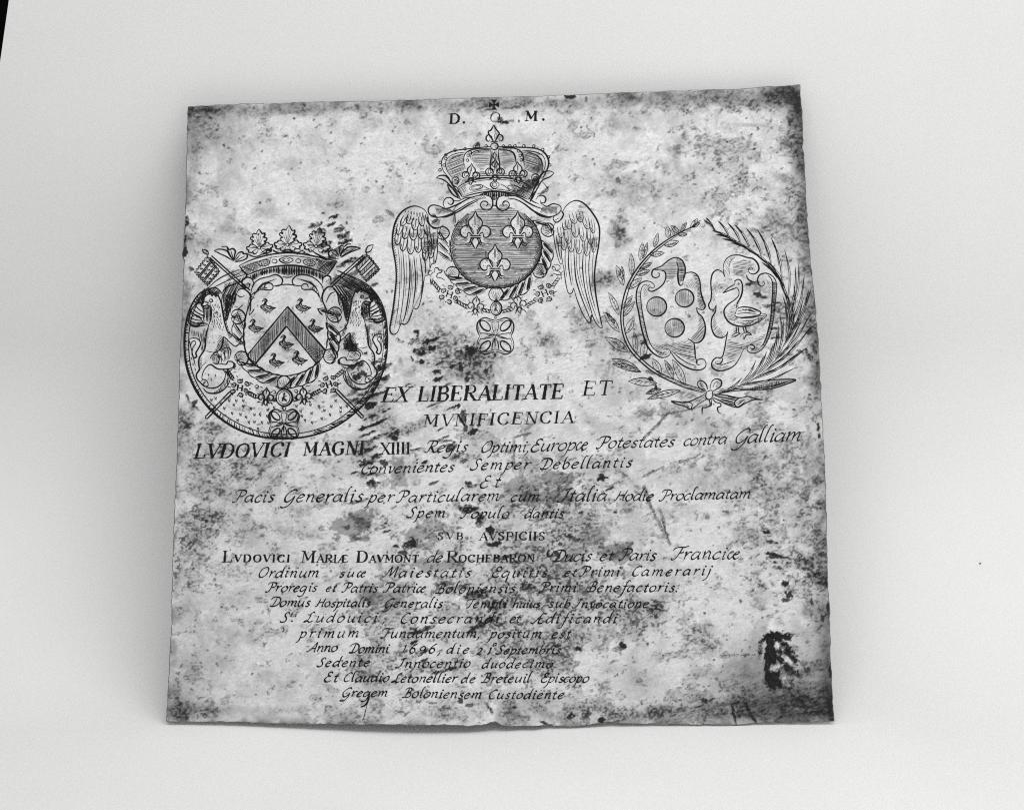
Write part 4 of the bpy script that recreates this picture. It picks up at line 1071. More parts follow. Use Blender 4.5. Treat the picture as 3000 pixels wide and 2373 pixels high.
mt.s_('396,830 404,760 430,690', 2); mt.s_('130,960 160,1080 176,1150', 2); mt.s_('300,1060 350,1040 400,1020 430,1040 420,1100', 2.1); mt.s_('320,1040 380,1120', 1.8); mt.s_('370,1040 400,1110', 1.8); mt.s_('360,1060 362,1130', 2.1); mt.s_('385,1040 388,1120', 2); mt.s_('412,1040 410,1110', 2)
mt.hatch('300,1070 345,1080 340,1130 300,1120 285,1095', 85, 3.6, 1.7); mt.s_('300,1070 345,1080 344,1120 330,1140 300,1130', 2.1)
mt.hatch('1290,1050 1340,1040 1355,1080 1320,1110 1270,1090', 40, 3.6, 1.5); mt.s_('1262,1090 1280,1050 1330,1040 1358,1070 1345,1100 1310,1120 1270,1100', 2.1)
mt.done()

shl = Eng('chevron_shield', plate, Bc)
shl.s_('592,662 562,712 540,790 524,880 522,960 534,1040 560,1100 610,1150 700,1200 812,1222 920,1204 1020,1156 1080,1096 1108,1040 1122,960 1124,880 1110,790 1096,712 1072,660', 3)
so = shl.done('oval shield with a hatched chevron and seven small birds')
chv = Eng('chevron', so, Bc)
CH = '835,728 1106,1042 1048,1142 828,868 602,1142 546,1076'
for a, b in (('835,728', '1106,1042'), ('1048,1142', '828,868'), ('828,868', '602,1142'), ('546,1076', '835,728'), ('602,1142', '546,1076')):
    chv.s_(a + ' ' + b, 3.8, taper=.9)
chv.hatch(CH, 90, 3.05, 1.75, (), .15)
chv.hatch('980,1000 1106,1042 1048,1142 960,1030', 65, 3.4, 1.2)
chv.done()
for (x, y, s) in ((698, 722, 1), (950, 720, 1), (612, 868, .98), (1040, 868, 1), (830, 982, 1), (760, 1112, 1), (925, 1096, 1.02)):
    e = Eng('small_bird', so, Bc)
    e.tf = place(x, y, s)
    bs = '-38,-40 -30,-50 -16,-48 -8,-38 -10,-30 -18,-22 -14,-8 -8,2 14,2 34,12 54,14 36,24 22,36 0,42 -24,38 -42,24 -46,6 -36,-8 -26,-22 -28,-34'
    e.s_(bs, 2.2, closed=True)
    e.hatch(bs, 30, 2.9, 1.7)
    e.s_('-22,-44 -14,-34 -24,-20 -30,-6 -34,10', 3.0)
    e.s_('-10,10 10,22 44,16', 2.2)
    e.s_('-36,-42 -46,-28', 2.2)
    for q in ('-4,40 -14,54', '8,40 12,54', '-20,52 -8,52', '6,54 18,52'): e.s_(q, 2)
    e.s_('-36,-8 -52,0 -52,16 -40,26', 2)
    e.done()

cor = Eng('coronet', plate, Bc)
cor.s_('490,436 560,402 640,374 740,352 835,345 940,352 1050,374 1130,392 1190,404', 3.6)
cor.s_('520,448 600,414 720,378 835,366 950,374 1060,396 1150,424', 1.6)
cor.s_('545,505 620,474 720,446 835,434 940,442 1040,468 1124,502', 4.2)
cor.s_('490,436 515,470 545,505', 3); cor.s_('1190,404 1158,450 1124,502', 3.4)
cor.s_('825,370 776,394 825,420 876,394 825,370', 2.6); cor.s_('825,382 800,395 825,408 850,395 825,382', 2)
for a, b in ((742, 404), (912, 402)): cor.circ(a, b, 18, 14, 2.2)
cor.circ(670, 416, 40, 22, 2.2, rot=-12); cor.circ(990, 414, 44, 22, 2.2, rot=10); cor.circ(670, 416, 22, 10, 1.6, rot=-12); cor.circ(990, 414, 24, 10, 1.6, rot=10)
cor.hatch('500,440 600,405 640,400 620,470 545,500', 20, 3.3, 1.3); cor.hatch('500,440 600,405 640,400 620,470 545,500', 110, 4, 1.1)
cor.hatch('640,400 720,385 700,440 620,470', 70, 3.6, 1.1); cor.hatch('1030,380 1150,405 1180,410 1124,498 1040,465 1060,410', 50, 3.0, 1.6); cor.hatch('1030,380 1150,405 1180,410 1124,498 1040,465', -40, 3.4, 1.5); cor.hatch('930,380 1030,390 1040,460 960,440', 50, 3.6, 1.1)
cor.hatch('562,508 640,474 740,448 835,440 930,446 1030,472 1118,506 1084,540 1030,512 960,494 880,504 800,500 740,486 690,494 640,510 590,540', 90, 2.9, 2.9)


def leaf3(e, x, y, k=1.0, rot=0, dark=0):
    e.tf = place(x, y, k, rot)
    e.circ(0, 0, 11, 11, 2.6)
    e.s_('-12,-8 -36,-24 -52,-48 -34,-52 -58,-72 -50,-86 -32,-80 -42,-100 -26,-110 -12,-104 -2,-122 12,-140', 3.2)
    e.s_('12,-140 24,-118 34,-102 52,-104 48,-82 38,-76 62,-66 58,-48 42,-44 50,-30 12,-8', 3.6)
    e.s_('-14,-4 -40,-28 -66,-30 -72,-18 -92,-14 -90,4 -78,10 -84,24 -62,30 -52,26 -44,42 -22,36 -10,14', 3.0)
    e.s_('16,-2 44,-28 70,-32 78,-18 100,-12 98,6 84,10 90,24 68,30 56,24 48,40 26,36 12,14', 3.0)
    for q in ('0,-12 8,-110', '-4,-14 -30,-70', '4,-14 34,-72', '-2,-20 -14,-90', '4,-20 22,-96', '-12,0 -70,-6', '-12,4 -56,22', '14,0 76,-8', '14,6 62,20', '-12,-2 -50,-14', '14,-4 60,-20'):
        e.s_(q, 1.4)
    if dark: e.hatch('-40,-60 40,-60 50,-90 12,-130 -30,-90', 60, 3.2, 1.8)
    e.tf = None


leaf3(cor, 633, 308, .96, -6); leaf3(cor, 835, 287, 1.0, 0); leaf3(cor, 1040, 298, .98, 6)
cor.s_('310,330 346,318 400,330 430,372 452,402', 3.4); cor.s_('310,330 350,350 400,372 446,402', 2.6); cor.s_('372,300 400,300 418,322 440,314 462,330 456,366 452,402', 3.4); cor.s_('452,402 480,350 510,338 524,352 544,350 546,378 520,396 490,404 460,410', 3.4)
for q in ('400,310 446,396', '330,336 440,398', '430,330 450,392', '500,352 458,402', '530,366 462,406', '360,304 380,300'): cor.s_(q, 1.8)
cor.s_('1360,312 1320,302 1270,304 1230,336 1210,372', 3.8); cor.s_('1360,312 1310,330 1260,352 1214,380', 2.8); cor.s_('1290,280 1262,284 1240,300 1222,292 1206,310 1208,350', 3.2); cor.s_('1206,372 1180,330 1156,326 1130,340 1136,372 1170,384 1206,384', 3.2)
for q in ('1330,308 1216,370', '1264,296 1214,362', '1150,340 1200,376', '1240,306 1212,350'): cor.s_(q, 2)
cor.s_('545,350 600,372 660,352 690,330', 3); cor.s_('730,322 760,340 790,344 835,320 880,342 920,338 950,320', 3.2); cor.s_('1000,320 1040,350 1090,374 1130,376', 3.2)
for q in ('640,350 690,318 720,330 680,356', '880,334 930,350 960,340 920,322', '730,330 790,348 830,322', '1060,372 1110,392 1140,380'): cor.s_(q, 3.2)
cor.fill('640,362 680,344 716,338 690,352'); cor.fill('948,338 990,352 1010,364 975,354'); cor.fill('790,346 835,328 880,346 835,341')
cor.done('open coronet with leaf points above the left shield')

sc2 = Eng('scroll_crest', plate, Bc)
sc2.s_('600,668 574,650 580,600 600,560 640,530 700,515 750,500 790,520 800,548 784,575 750,584', 3.2)
sc2.s_('592,662 604,630 640,606 690,610 722,606 732,582 712,560 680,566 672,590 690,596', 3.2)
sc2.s_('732,584 780,574 840,570 900,580', 2.6); sc2.s_('800,515 840,520 880,508', 2.4)
sc2.s_('1076,700 1090,640 1086,590 1056,548 1010,516 950,500 900,508 870,540 880,572 920,580 950,572', 3.2)
sc2.s_('1076,700 1060,650 1020,610 985,606 950,606 936,590 950,566 976,570 984,592', 3.2)
sc2.s_('590,590 590,548 570,524 540,520 514,540 512,572 534,594 560,588 562,564 546,560', 3.4); sc2.s_('1084,560 1090,525 1110,508 1140,516 1146,550', 3.4)
sc2.s_('466,700 468,650 490,606 530,606 566,640 572,690 552,740 540,780', 3.2); sc2.s_('1200,700 1190,640 1160,590 1120,590 1090,630 1084,680 1110,740 1120,780', 3.2)
sc2.s_('470,640 500,660 530,650', 2); sc2.s_('1180,620 1140,640 1110,700', 2.2)
for i in range(12):
    sc2.s_([(600 + i * 4, 645 - i * 6), (622 + i * 6, 600 - i * 4), (660 + i * 9, 556 - i * 2.4)], 1.3)
    sc2.s_([(1062 - i * 2, 640 - i * 5), (1040 - i * 5, 590 - i * 3), (1000 - i * 9, 546 - i * 1.8)], 1.3)
    sc2.s_([(520 + i * 5, 588 - i), (514 + i * 5, 560)], 1.2)
sc2.hatch('600,640 640,590 672,586 690,600 640,606 604,640', 60, 3.4, 1.7); sc2.hatch('990,596 1020,580 1064,640 1070,680 1030,612', 70, 3.4, 1.7)
sc2.done()

rope(plate, Bc, 824, 935, 344, 330, 40, -42, 222, 23, 2.8, ((90, 8), (152, 8), (27, 8), (203, 8), (-24, 8)))
for (x, y, r, a, d) in ((482, 800, 52, 90, .3), (1172, 786, 54, -90, 1.2), (508, 1096, 50, 60, .4), (1142, 1082, 52, -60, .3), (812, 1272, 50, 0, .2)):
    shell(plate, Bc, x, y, r, a, d)
cn = Eng('order_chain', plate, Bc)
knotH(cn, 495, 1308, 1.0, 2.9, 10); knotH(cn, 1132, 1284, 1.0, 2.9, -20)
lily(cn, 680, 1392, .56, 4, 3, False); lily(cn, 953, 1386, .56, -6, 3, False)
for (cx, cy) in ((680, 1380), (953, 1370)):
    for i in range(11):
        t = i * 6.283 / 11 + .2
        cn.s_([(cx + 48 * math.cos(t), cy + 42 * math.sin(t)), (cx + 76 * math.cos(t + .1), cy + 62 * math.sin(t + .1))], 2.6)
cord_seg(cn, 550, 1340, 616, 1376, 12, 2.6); cord_seg(cn, 728, 1392, 762, 1396, 11, 2.4); cord_seg(cn, 868, 1396, 905, 1390, 11, 2.4); cord_seg(cn, 1002, 1362, 1078, 1322, 12, 2.6); cord_seg(cn, 1180, 1230, 1240, 1180, 12, 2.6); cord_seg(cn, 400, 1180, 450, 1250, 10, 2.6)
for q in ('600,1300 615,1288 630,1300 612,1310 600,1300', '720,1340 740,1326 750,1342 730,1352', '880,1330 895,1320 910,1332 895,1342 880,1330', '560,1270 590,1282', '640,1300 660,1310', '960,1300 1000,1290', '470,1220 480,1236'): cn.s_(q, 2)
cn.s_('812,1440 800,1454 812,1470 824,1454 812,1440', 3)
cn.done('chain of letters H and small lilies under the left shield')
medal(plate, Bc, 812, 1378, 58, 60, 3.2)
maltese(plate, Bc, 810, 1568, .93, 3.6, 'cross pendant at the foot of the left crest')


def griffin(tf, lab):
    g = Eng('griffin', plate, Bc)
    class E2: pass
    def S(q, w=3.2, **k):
        g.tf = tf; g.s_(q, w, **k)
    S('232,700 222,716 240,724 262,716 276,730 256,746 246,732', 3); S('232,700 240,664 262,644 288,640 296,652 312,640 322,656 338,650 352,676 362,704 372,760 384,830 396,880 412,912', 3.4)
    g.tf = tf; g.circ(289, 686, 11, 11, 2.8)
    S('264,716 286,730 292,770 286,820 272,858', 2.6)
    S('272,858 230,842 196,862 156,858 138,826 148,800', 3); S('140,790 150,752 176,716 212,700 228,730 238,770 236,812 240,836', 3)
    for q in ('150,770 190,800 230,810', '158,746 196,776 234,790', '176,720 204,750 234,768', '144,812 186,824 232,828', '160,850 196,844 232,836', '168,736 180,726', '150,788 170,800'): S(q, 2.2)
    S('272,858 262,900 250,960 244,1030 206,1092 200,1140 206,1176 184,1212 190,1246 214,1272 240,1296 268,1292 258,1258 224,1240 240,1180 282,1142 330,1170 372,1176 430,1170 450,1150 444,1124 410,1120 396,1140 352,1136 300,1130', 3.2)
    S('412,912 446,936 482,966 512,940 520,930', 2.8); S('512,940 500,975 524,986 488,998 462,1012 430,990 380,946 372,990 350,1036 300,1070 282,1100', 3)
    S('466,980 486,958', 2.2); S('484,990 504,976', 2.2); S('430,1120 460,1140 450,1170 470,1150', 2.6); S('214,1262 230,1252', 2.4); S('236,1286 250,1262', 2.4)
    S('134,960 160,952 196,960 214,990 200,1024 180,1060 186,1084 166,1094 152,1064 160,1020 180,990 168,972 150,984 142,1010', 3.2)
    # ground scroll at the feet
    S('244,1298 280,1310 330,1304 372,1270 392,1220 380,1180', 3.6); S('232,1310 260,1340 310,1348 360,1334 400,1300 424,1250 416,1200', 3.8); S('392,1196 410,1230 404,1290', 1.6)
    S('340,1040 330,1070 350,1110', 1.4)
    g.tf = tf
    g.hatch('352,960 376,950 370,1000 346,1040 310,1066 330,1020', 40, 3.4, 1.3)
    g.hatch('380,1260 420,1230 404,1300 350,1336 300,1345 350,1310', 70, 3.2, 1.9)
    g.hatch('250,900 272,880 270,960 250,1030', 20, 3.8, 1.1)
    # neck feathers in rows, breast down, wing quills
    for r_ in range(11):
        yy = 716 + r_ * 17
        xa, xb = 286 + r_ * 1.0, 352 + r_ * 3.6
        n_ = 5
        for c_ in range(n_):
            a = xa + (xb - xa) * (c_ + (.5 if r_ % 2 else .15)) / n_
            a, y2 = a + random.uniform(-4, 4), yy + random.uniform(-5, 5)
            if random.random() < .8: S([(a - 3, y2 - 7), (a - 1, y2 + 5), (a + 3, y2 + 8)], random.uniform(1.0, 1.7))
    rr = random.Random(5)
    for i in range(26):
        a, b = rr.uniform(256, 330), rr.uniform(862, 990)
        S([(a, b), (a + 5, b + 6)], 1.1)
    for i in range(9):
        S([(146 + i * 7, 770 + i * 3), (176 + i * 6, 784 + i * 5), (206 + i * 4, 796 + i * 6)], 1.3)
    for i in range(6):
        S([(150 + i * 14, 838 + i * 3), (168 + i * 14, 850 + i), (186 + i * 14, 846)], 1.8)
    for i in range(8):
        a, b = rr.uniform(276, 344), rr.uniform(656, 700)
        S([(a, b), (a + 3, b + 7)], 1.2)
    S('284,644 280,632 292,640 300,628 308,640 320,632 326,648 340,644 344,660', 2.6)
    S('246,700 262,700 276,708', 1.6)
    S('262,644 240,664 232,700 218,718 238,726 262,718 280,728', 3.4); S('236,690 250,694 262,690', 2)
    g.tf = tf
    g.hatch('170,716 196,664 236,626 262,630 238,658 228,698 212,714 226,728 250,730 268,724 276,736 250,750 236,746 222,730 208,706', 86, 2.9, 2.5)
    g.hatch('376,720 392,640 372,636 352,652 364,690', 80, 3.0, 2.3)
    g.hatch('234,880 262,900 248,960 242,1030 224,1056 214,1020 232,980', 84, 3.1, 1.9)
    S('150,742 140,770 134,800 128,836 146,862 180,872 220,866 262,860', 3.0)
    S('134,800 150,812 168,816', 2); S('130,830 150,838 176,840', 2); S('150,770 176,790 200,800 226,812', 2.2); S('160,744 186,768 214,784 236,800', 2.2)
    S('372,1176 392,1196 420,1190 444,1172', 2.4); S('240,1296 232,1276 244,1262', 2.4)
    S('250,1040 280,1052 306,1048', 1.4); S('214,1180 226,1150 250,1130', 1.6)
    g.tf = tf
    g.hatch('340,930 380,950 366,1010 330,1050 300,1068 330,1010', 30, 3.6, 1.5)
    g.hatch('208,1100 226,1080 222,1150 204,1200 192,1200', 20, 3.6, 1.3)
    # ermine ticks behind the feet
    for i in range(6):
        S([(250 + 22 * i, 1200 + (i * 37) % 80), (252 + 22 * i, 1212 + (i * 37) % 80)], 2.6)
    g.tf = None
    g.done(lab)


griffin(None, 'left griffin of the crest, gazing left')
griffin(mirror(829, -28), 'right griffin of the crest, gazing right')


def banner(tip, pole, flag, stripes, name_lab, dots):
    e = Eng('banner', plate, Bc)
    (x0, y0), (x1, y1) = pole
    L = math.hypot(x1 - x0, y1 - y0); ux, uy = (x1 - x0) / L, (y1 - y0) / L
    for d in (-9, 9):
        e.s_([(x0 - uy * d, y0 + ux * d), (x1 - uy * d, y1 + ux * d)], 2.8, taper=.9)
    e.s_(tip, 3); e.s_([tip[-1], tip[0]] if not isinstance(tip, str) else tip, 3)
    f = flag
    for i in range(4):
        a, b = np.array(f[i], float), np.array(f[(i + 1) % 4], float)
        n = 12
        nv_ = np.array([-(b - a)[1], (b - a)[0]]) / np.hypot(*(b - a))
        pts = [tuple(a + (b - a) * j / n + nv_ * (4 if j % 2 else -3)) for j in range(n + 1)]
        e.s_(pts, 3)
        e.s_([tuple(a + nv_ * 9), tuple(b + nv_ * 9)], 1.3)
    a, b, c, d = [np.array(p, float) for p in f]
    for (t0, t1) in stripes:
        p = [a + (b - a) * t0, a + (b - a) * t1, d + (c - d) * t1, d + (c - d) * t0]
        e.hatch([tuple(q) for q in p], 90, 2.9, 1.6)
        e.s_([tuple(p[0]), tuple(p[3])], 2.2); e.s_([tuple(p[1]), tuple(p[2])], 2.2)
    if dots:
        for t in (.17, .5, .83):
            for s_ in (.15, .38, .62, .86):
                q = (a + (b - a) * t) * (1 - s_) + (d + (c - d) * t) * s_
                e.circ(q[0], q[1], 9, 7, 2.2, 0, 230); e.disc(q[0] + 2, q[1], 4)
    e.done(name_lab)


banner([(226, 318), (236, 342), (268, 356), (262, 330), (226, 318)], [(286, 372), (560, 618)], [(262, 366), (352, 476), (262, 580), (170, 482)], [(.3, .38), (.63, .71)], 'left banner of the crest, dotted with small marks', True)
banner([(1450, 286), (1408, 300), (1396, 340), (1430, 330), (1450, 286)], [(1384, 366), (1146, 578)], [(1400, 348), (1496, 462), (1398, 552), (1314, 440)], [(.1, .28), (.42, .6), (.74, .92)], 'right banner of the crest, striped', False)
for (x0, y0, x1, y1) in ((432, 1340, 254, 1522), (1178, 1322, 1372, 1518)):
    st = Eng('crossed_staff', plate, Bc)
    L = math.hypot(x1 - x0, y1 - y0); ux, uy = (x1 - x0) / L, (y1 - y0) / L
    for d in (-10, 10): st.s_([(x0 - uy * d, y0 + ux * d), (x1 - uy * d, y1 + ux * d)], 2.8, taper=.9)
    st.s_([(x1 - uy * 9, y1 + ux * 9), (x1 + ux * 5, y1 + uy * 5), (x1 + uy * 9, y1 - ux * 9)], 3)
    st.done()
er = Eng('ermine_spots', plate, Bc)
for (x, y) in ((322, 1384), (292, 1396), (385, 1454), (452, 1430), (440, 1490), (520, 1440), (500, 1498), (540, 1518), (575, 1456), (600, 1500), (560, 1556), (600, 1552), (654, 1556), (640, 1500), (625, 1600), (694, 1468), (690, 1510), (570, 1600), (470, 1400), (420, 1400), (930, 1476), (1008, 1490), (1080, 1528), (960, 1540), (1012, 1556), (1150, 1440), (1140, 1500), (1216, 1450), (1000, 1430), (1060, 1440), (360, 1420), (480, 1540), (940, 1510), (1100, 1470), (520, 1400), (900, 1440), (740, 1450), (1180, 1400), (1260, 1440), (1215, 1480), (700, 1560)):
    er.fill([(x - 9, y - 14), (x - 2, y - 6), (x + 7, y + 12), (x + 2, y + 14), (x - 4, y + 2), (x - 8, y + 12)])
    er.s_([(x + 4, y - 12), (x + 6, y + 4)], 1.8)
for (x, y) in ((160, 1140), (175, 1175), (150, 1100), (270, 1215), (320, 1220), (290, 1250), (1290, 1210), (1340, 1180), (1320, 1240)):
    er.fill([(x - 4, y - 12), (x + 3, y - 4), (x + 5, y + 12), (x - 2, y + 6)])
er.done()

# =================================================================== wreath and two shields at the right
C = (1740, 600, 2.44)


def leaf(e, b, t, w, bend=0.0, lw=2.4, dark=False, serr=False):
    b, t = np.array(b, float), np.array(t, float)
    d = t - b
    L = np.hypot(*d); u_ = d / L; n_ = np.array([-u_[1], u_[0]])
    def q(s, o): return tuple(b + d * s + n_ * (o + bend * L * 4 * s * (1 - s)))
    e.s_([q(0, 0), q(.2, w * .7), q(.5, w), q(.8, w * .55), q(1, 0)], lw)
    e.s_([q(0, 0), q(.2, -w * .7), q(.5, -w), q(.8, -w * .55), q(1, 0)], lw * .8)
    e.s_([q(.02, 0), q(.5, w * .08), q(.9, 0)], lw * .55)
    k = 8 if dark else 4
    for i in range(k):
        s = .18 + .62 * i / k
        e.s_([q(s, 0), q(s + .12, w * .62)], lw * (.55 if dark else .4))
        if not dark or i % 2: e.s_([q(s, 0), q(s + .12, -w * .55)], lw * .35)


lb = Eng('laurel_branch', plate, C)
ST = '762,112 700,158 600,208 500,268 400,350 310,455 245,565 208,680 192,800 206,920 252,1030 332,1120 432,1200 560,1268 680,1316 800,1345'
ST2 = '600,218 508,280 412,360 326,462 264,570 228,684 210,800 224,916 270,1020 346,1106 446,1184 570,1246 690,1292 800,1322'
lb.s_(ST, 3.2); lb.s_(ST2, 2.4)
lb.hatch('432,1200 560,1268 680,1316 800,1345 800,1322 690,1292 570,1246 446,1184', 12, 3.6, 1.3)
lb.done('laurel stem forming the left half of the wreath')
LV = (((610, 206), (548, 150), 16), ((618, 196), (662, 126), 12), ((690, 166), (744, 98), 16), ((700, 160), (758, 128), 12), ((600, 210), (668, 212), 14), ((430, 305), (458, 200), 16), ((500, 288), (608, 262), 22, True), ((530, 238), (525, 152), 20), ((550, 236), (578, 156), 14), ((400, 356), (505, 344), 18), ((330, 400), (348, 268), 20), ((350, 385), (382, 268), 13), ((322, 460), (418, 412), 15, True), ((268, 505), (266, 348), 20), ((300, 500), (402, 468), 18, True), ((212, 578), (158, 432), 22), ((205, 540), (198, 438), 13, True), ((240, 600), (345, 520), 22), ((180, 790), (104, 626), 20), ((205, 740), (275, 648), 17, True), ((205, 800), (292, 690), 16), ((182, 912), (66, 766), 24), ((150, 850), (86, 770), 10, True), ((226, 920), (286, 800), 24, True), ((244, 1052), (80, 948), 32), ((300, 1060), (286, 908), 18, True), ((345, 1106), (365, 950), 24), ((330, 1192), (126, 1100), 26, True), ((340, 1196), (132, 1136), 20), ((452, 1276), (244, 1262), 28), ((480, 1212), (414, 1096), 24), ((570, 1244), (504, 1108), 18, True), ((652, 1290), (560, 1105), 26), ((622, 1326), (382, 1390), 22), ((482, 1318), (370, 1352), 16, True))
for r in LV:
    e = Eng('leaf', None, C)
    leaf(e, r[0], r[1], r[2], .02, 2.3, len(r) > 3)
    e.parent = bpy.data.objects['laurel_branch']
    e.done()

PS = '782,100 850,176 960,238 1080,300 1200,384 1300,486 1368,604 1398,740 1398,860 1368,980 1308,1090 1220,1190 1080,1276 940,1322 850,1345'
pbm = Eng('palm_branch', plate, C)
pbm.s_(PS, 1.1); pbm.s_('1040,1310 960,1330 850,1365', 3); pbm.hatch('1100,1262 1160,1240 1060,1310 900,1350 860,1345 980,1310', 8, 3.4, 1.4)
palm_o = pbm
pbm.done('palm frond forming the right half of the wreath')
palm_o = bpy.data.objects['palm_branch']
spp = cr(np.array([tuple(map(float, q.split(','))) for q in PS.split()]), False, 3)
TIPS = ((800, 92, .05), (785, 110, .06), (885, 114, .12), (955, 130, .17), (1004, 140, .21), (1088, 166, .27), (1168, 178, .32), (1266, 234, .39), (1364, 318, .46), (1466, 404, .52), (1506, 494, .57), (1556, 590, .63), (1500, 660, .66), (1552, 776, .715), (1556, 868, .76), (1528, 1016, .81), (1484, 1040, .84), (1440, 1166, .885), (1438, 1250, .925), (1440, 440, .50), (1540, 600, .61), (1480, 840, .74), (1470, 960, .78),
        (846, 186, .13), (872, 212, .16), (918, 244, .2), (984, 272, .25), (1098, 324, .32), (1166, 366, .37), (1200, 410, .41), (1242, 404, .42), (1262, 452, .46), (1290, 482, .49), (1330, 560, .53), (1350, 650, .585), (1366, 720, .63), (1330, 780, .68), (1356, 820, .71), (1310, 900, .76), (1320, 860, .74), (1300, 962, .79), (1240, 1040, .84), (1284, 990, .81), (1160, 1110, .88), (1216, 1080, .86), (1060, 1236, .93), (1386, 640, .56), (1420, 700, .6), (1440, 760, .66), (1430, 560, .55))
for (tx, ty, t) in TIPS:
    e = Eng('frond', palm_o, C)
    b = spp[min(len(spp) - 1, int(t * len(spp)) + 8)]
    tip = np.array([tx, ty], float)
    d = tip - b; L = np.hypot(*d); n_ = np.array([-d[1], d[0]]) / L
    # tip curls outward, root lies along the stem
    dirs = spp[min(len(spp) - 1, int(t * len(spp)) + 40)] - b
    b2 = b + dirs * .25
    side = 1 if np.dot(n_, b - np.array([1000, 760.])) > 0 else -1
    mid = (b + tip) / 2
    wv = min(11, L * .06)
    up = t < .44
    e.s_([b * .9 + mid * .1, mid + n_ * side * L * .05, tip], 2.8 if up else 2.3, taper=.2)
    e.s_([b * .8 + mid * .2 + n_ * side * wv * .8, mid + n_ * side * (L * .05 + wv), tip], 1.7, taper=.2)
    if int(tx + ty) % 2 or up: e.s_([mid * .7 + b * .3 + n_ * side * wv * .5, mid * .5 + tip * .5 + n_ * side * (L * .03 + wv * .4), tip], 3.2, taper=.1)
    e.done()
bw = Eng('tied_ribbon', plate, C)
bw.s_('806,1336 770,1320 742,1290 744,1266 770,1258 800,1280 814,1320', 3); bw.s_('800,1324 770,1296 762,1274', 1.8)
bw.s_('830,1320 836,1280 856,1250 890,1246 912,1262 906,1296 870,1322 846,1336', 3); bw.s_('850,1310 862,1276 888,1262', 1.8)
bw.s_('806,1336 800,1370 812,1390 840,1384 848,1350 840,1326 806,1336', 3)
bw.hatch('742,1266 770,1262 790,1300 770,1310', 30, 3.6, 1.2); bw.hatch('880,1250 912,1262 900,1296 870,1310', 30, 3.6, 1.2)
bw.s_('800,1350 740,1380 660,1412 556,1404 600,1426 650,1440 694,1462 740,1430 810,1386', 3); bw.s_('640,1404 700,1420 694,1462', 2.2); bw.hatch('600,1410 660,1414 690,1455 640,1436', 85, 3.4, 1.6); bw.hatch('700,1400 800,1354 806,1382 740,1426', 20, 3.8, 1.1)
bw.s_('848,1352 940,1362 1040,1380 1100,1370 1150,1384 1208,1394', 3); bw.s_('846,1376 900,1400 960,1430 1030,1448 1080,1420 1140,1394 1208,1394', 3.2); bw.s_('1040,1380 1006,1410 1016,1440 1040,1440 1090,1400', 3)
bw.hatch('850,1356 1030,1384 1006,1410 1010,1440 940,1416', 12, 3.0, 2.0); bw.hatch('1050,1390 1090,1390 1040,1436 1020,1430', -40, 3.2, 1.6)
bw.s_('822,1388 830,1430 800,1450 776,1452 774,1500', 2.8); bw.s_('846,1384 870,1410 905,1420 906,1440 884,1450 890,1480 912,1494', 2.8); bw.s_('838,1390 840,1430 826,1446', 2.2); bw.s_('862,1430 850,1420', 2.4)
bw.s_('1080,1278 1180,1262 1300,1250 1440,1250 1380,1280 1260,1316 1150,1322 1010,1330 880,1352', 3); bw.hatch('1160,1290 1300,1262 1420,1254 1340,1290 1240,1312 1100,1322', 80, 3.2, 1.7)
bw.done('ribbon bow tying the laurel and palm')

s1 = Eng('scrolled_shield', plate, C)
s1.s_('418,462 480,440 525,404 578,378 626,394 650,440 652,490 640,540', 3.4)
s1.s_('640,500 668,486 706,484 740,506 758,552 764,620 780,680 796,724 780,750 752,746 734,734', 3.2)
s1.s_('734,734 742,770 776,806 796,870 788,940 756,980 716,984 672,956', 3.4)
s1.s_('672,956 712,986 722,1040 726,1090 742,1128', 2.8)
s1.s_('548,1050 590,1110 640,1150 700,1176 760,1180 796,1160 800,1128 782,1104 750,1104 732,1124 744,1144 764,1140', 3.2)
s1.s_('556,1046 620,1100 680,1136 730,1150', 2)
s1.s_('470,468 430,462 414,486 420,514 446,522 468,508 468,492 454,488', 3); s1.s_('470,468 506,478 514,520 496,566 452,604 410,620 390,606 400,590 424,598', 3)
s1.s_('424,598 434,580 410,554 370,546 330,566 306,616 304,690 320,770 336,860 356,940 382,1010 428,1064 486,1092 532,1080 548,1050 530,1030 506,1034', 3.4)
s1.s_('400,590 370,570 346,588 334,640 342,740 362,850 386,950 420,1020 470,1056 510,1052', 2.2)
s1.s_('590,408 602,450 600,520 610,568 628,576 638,550 640,500', 3.2)
s1.hatch('584,384 626,396 650,440 652,490 640,545 614,560 604,520 606,450', 2, 3.2, 1.7)
s1.hatch('430,470 540,405 590,412 600,500 520,560 512,500 480,472', 0, 3.9, 1.1)
s1.hatch('700,490 740,506 758,552 764,620 780,680 796,724 780,745 756,740 740,690 736,600 720,540', 20, 3.4, 1.5)
s1.hatch('740,770 776,806 796,870 788,940 756,980 700,974 690,950 740,900 750,840', -48, 3.5, 1.4)
s1.hatch('540,1040 700,970 720,1040 726,1090 742,1130 700,1120 600,1070', 12, 3.6, 1.3)
s1.hatch('400,990 520,1000 700,960 640,1000 540,1040 460,1048 420,1020', 22, 4.2, .9)
s1.hatch('310,620 334,600 340,700 358,840 384,940 374,960 350,880 330,790 312,700', 0, 3.8, 1.0)
s1.hatch('640,590 700,520 730,560 736,640 720,600', 60, 4.6, .8); s1.hatch('350,590 410,560 400,600 360,680', 60, 4.4, .9)
s1.hatch('426,1030 500,1050 540,1050 520,1078 470,1080', 20, 3.4, 1.3)
s1o = s1.done('scrolled shield with three hatched discs')
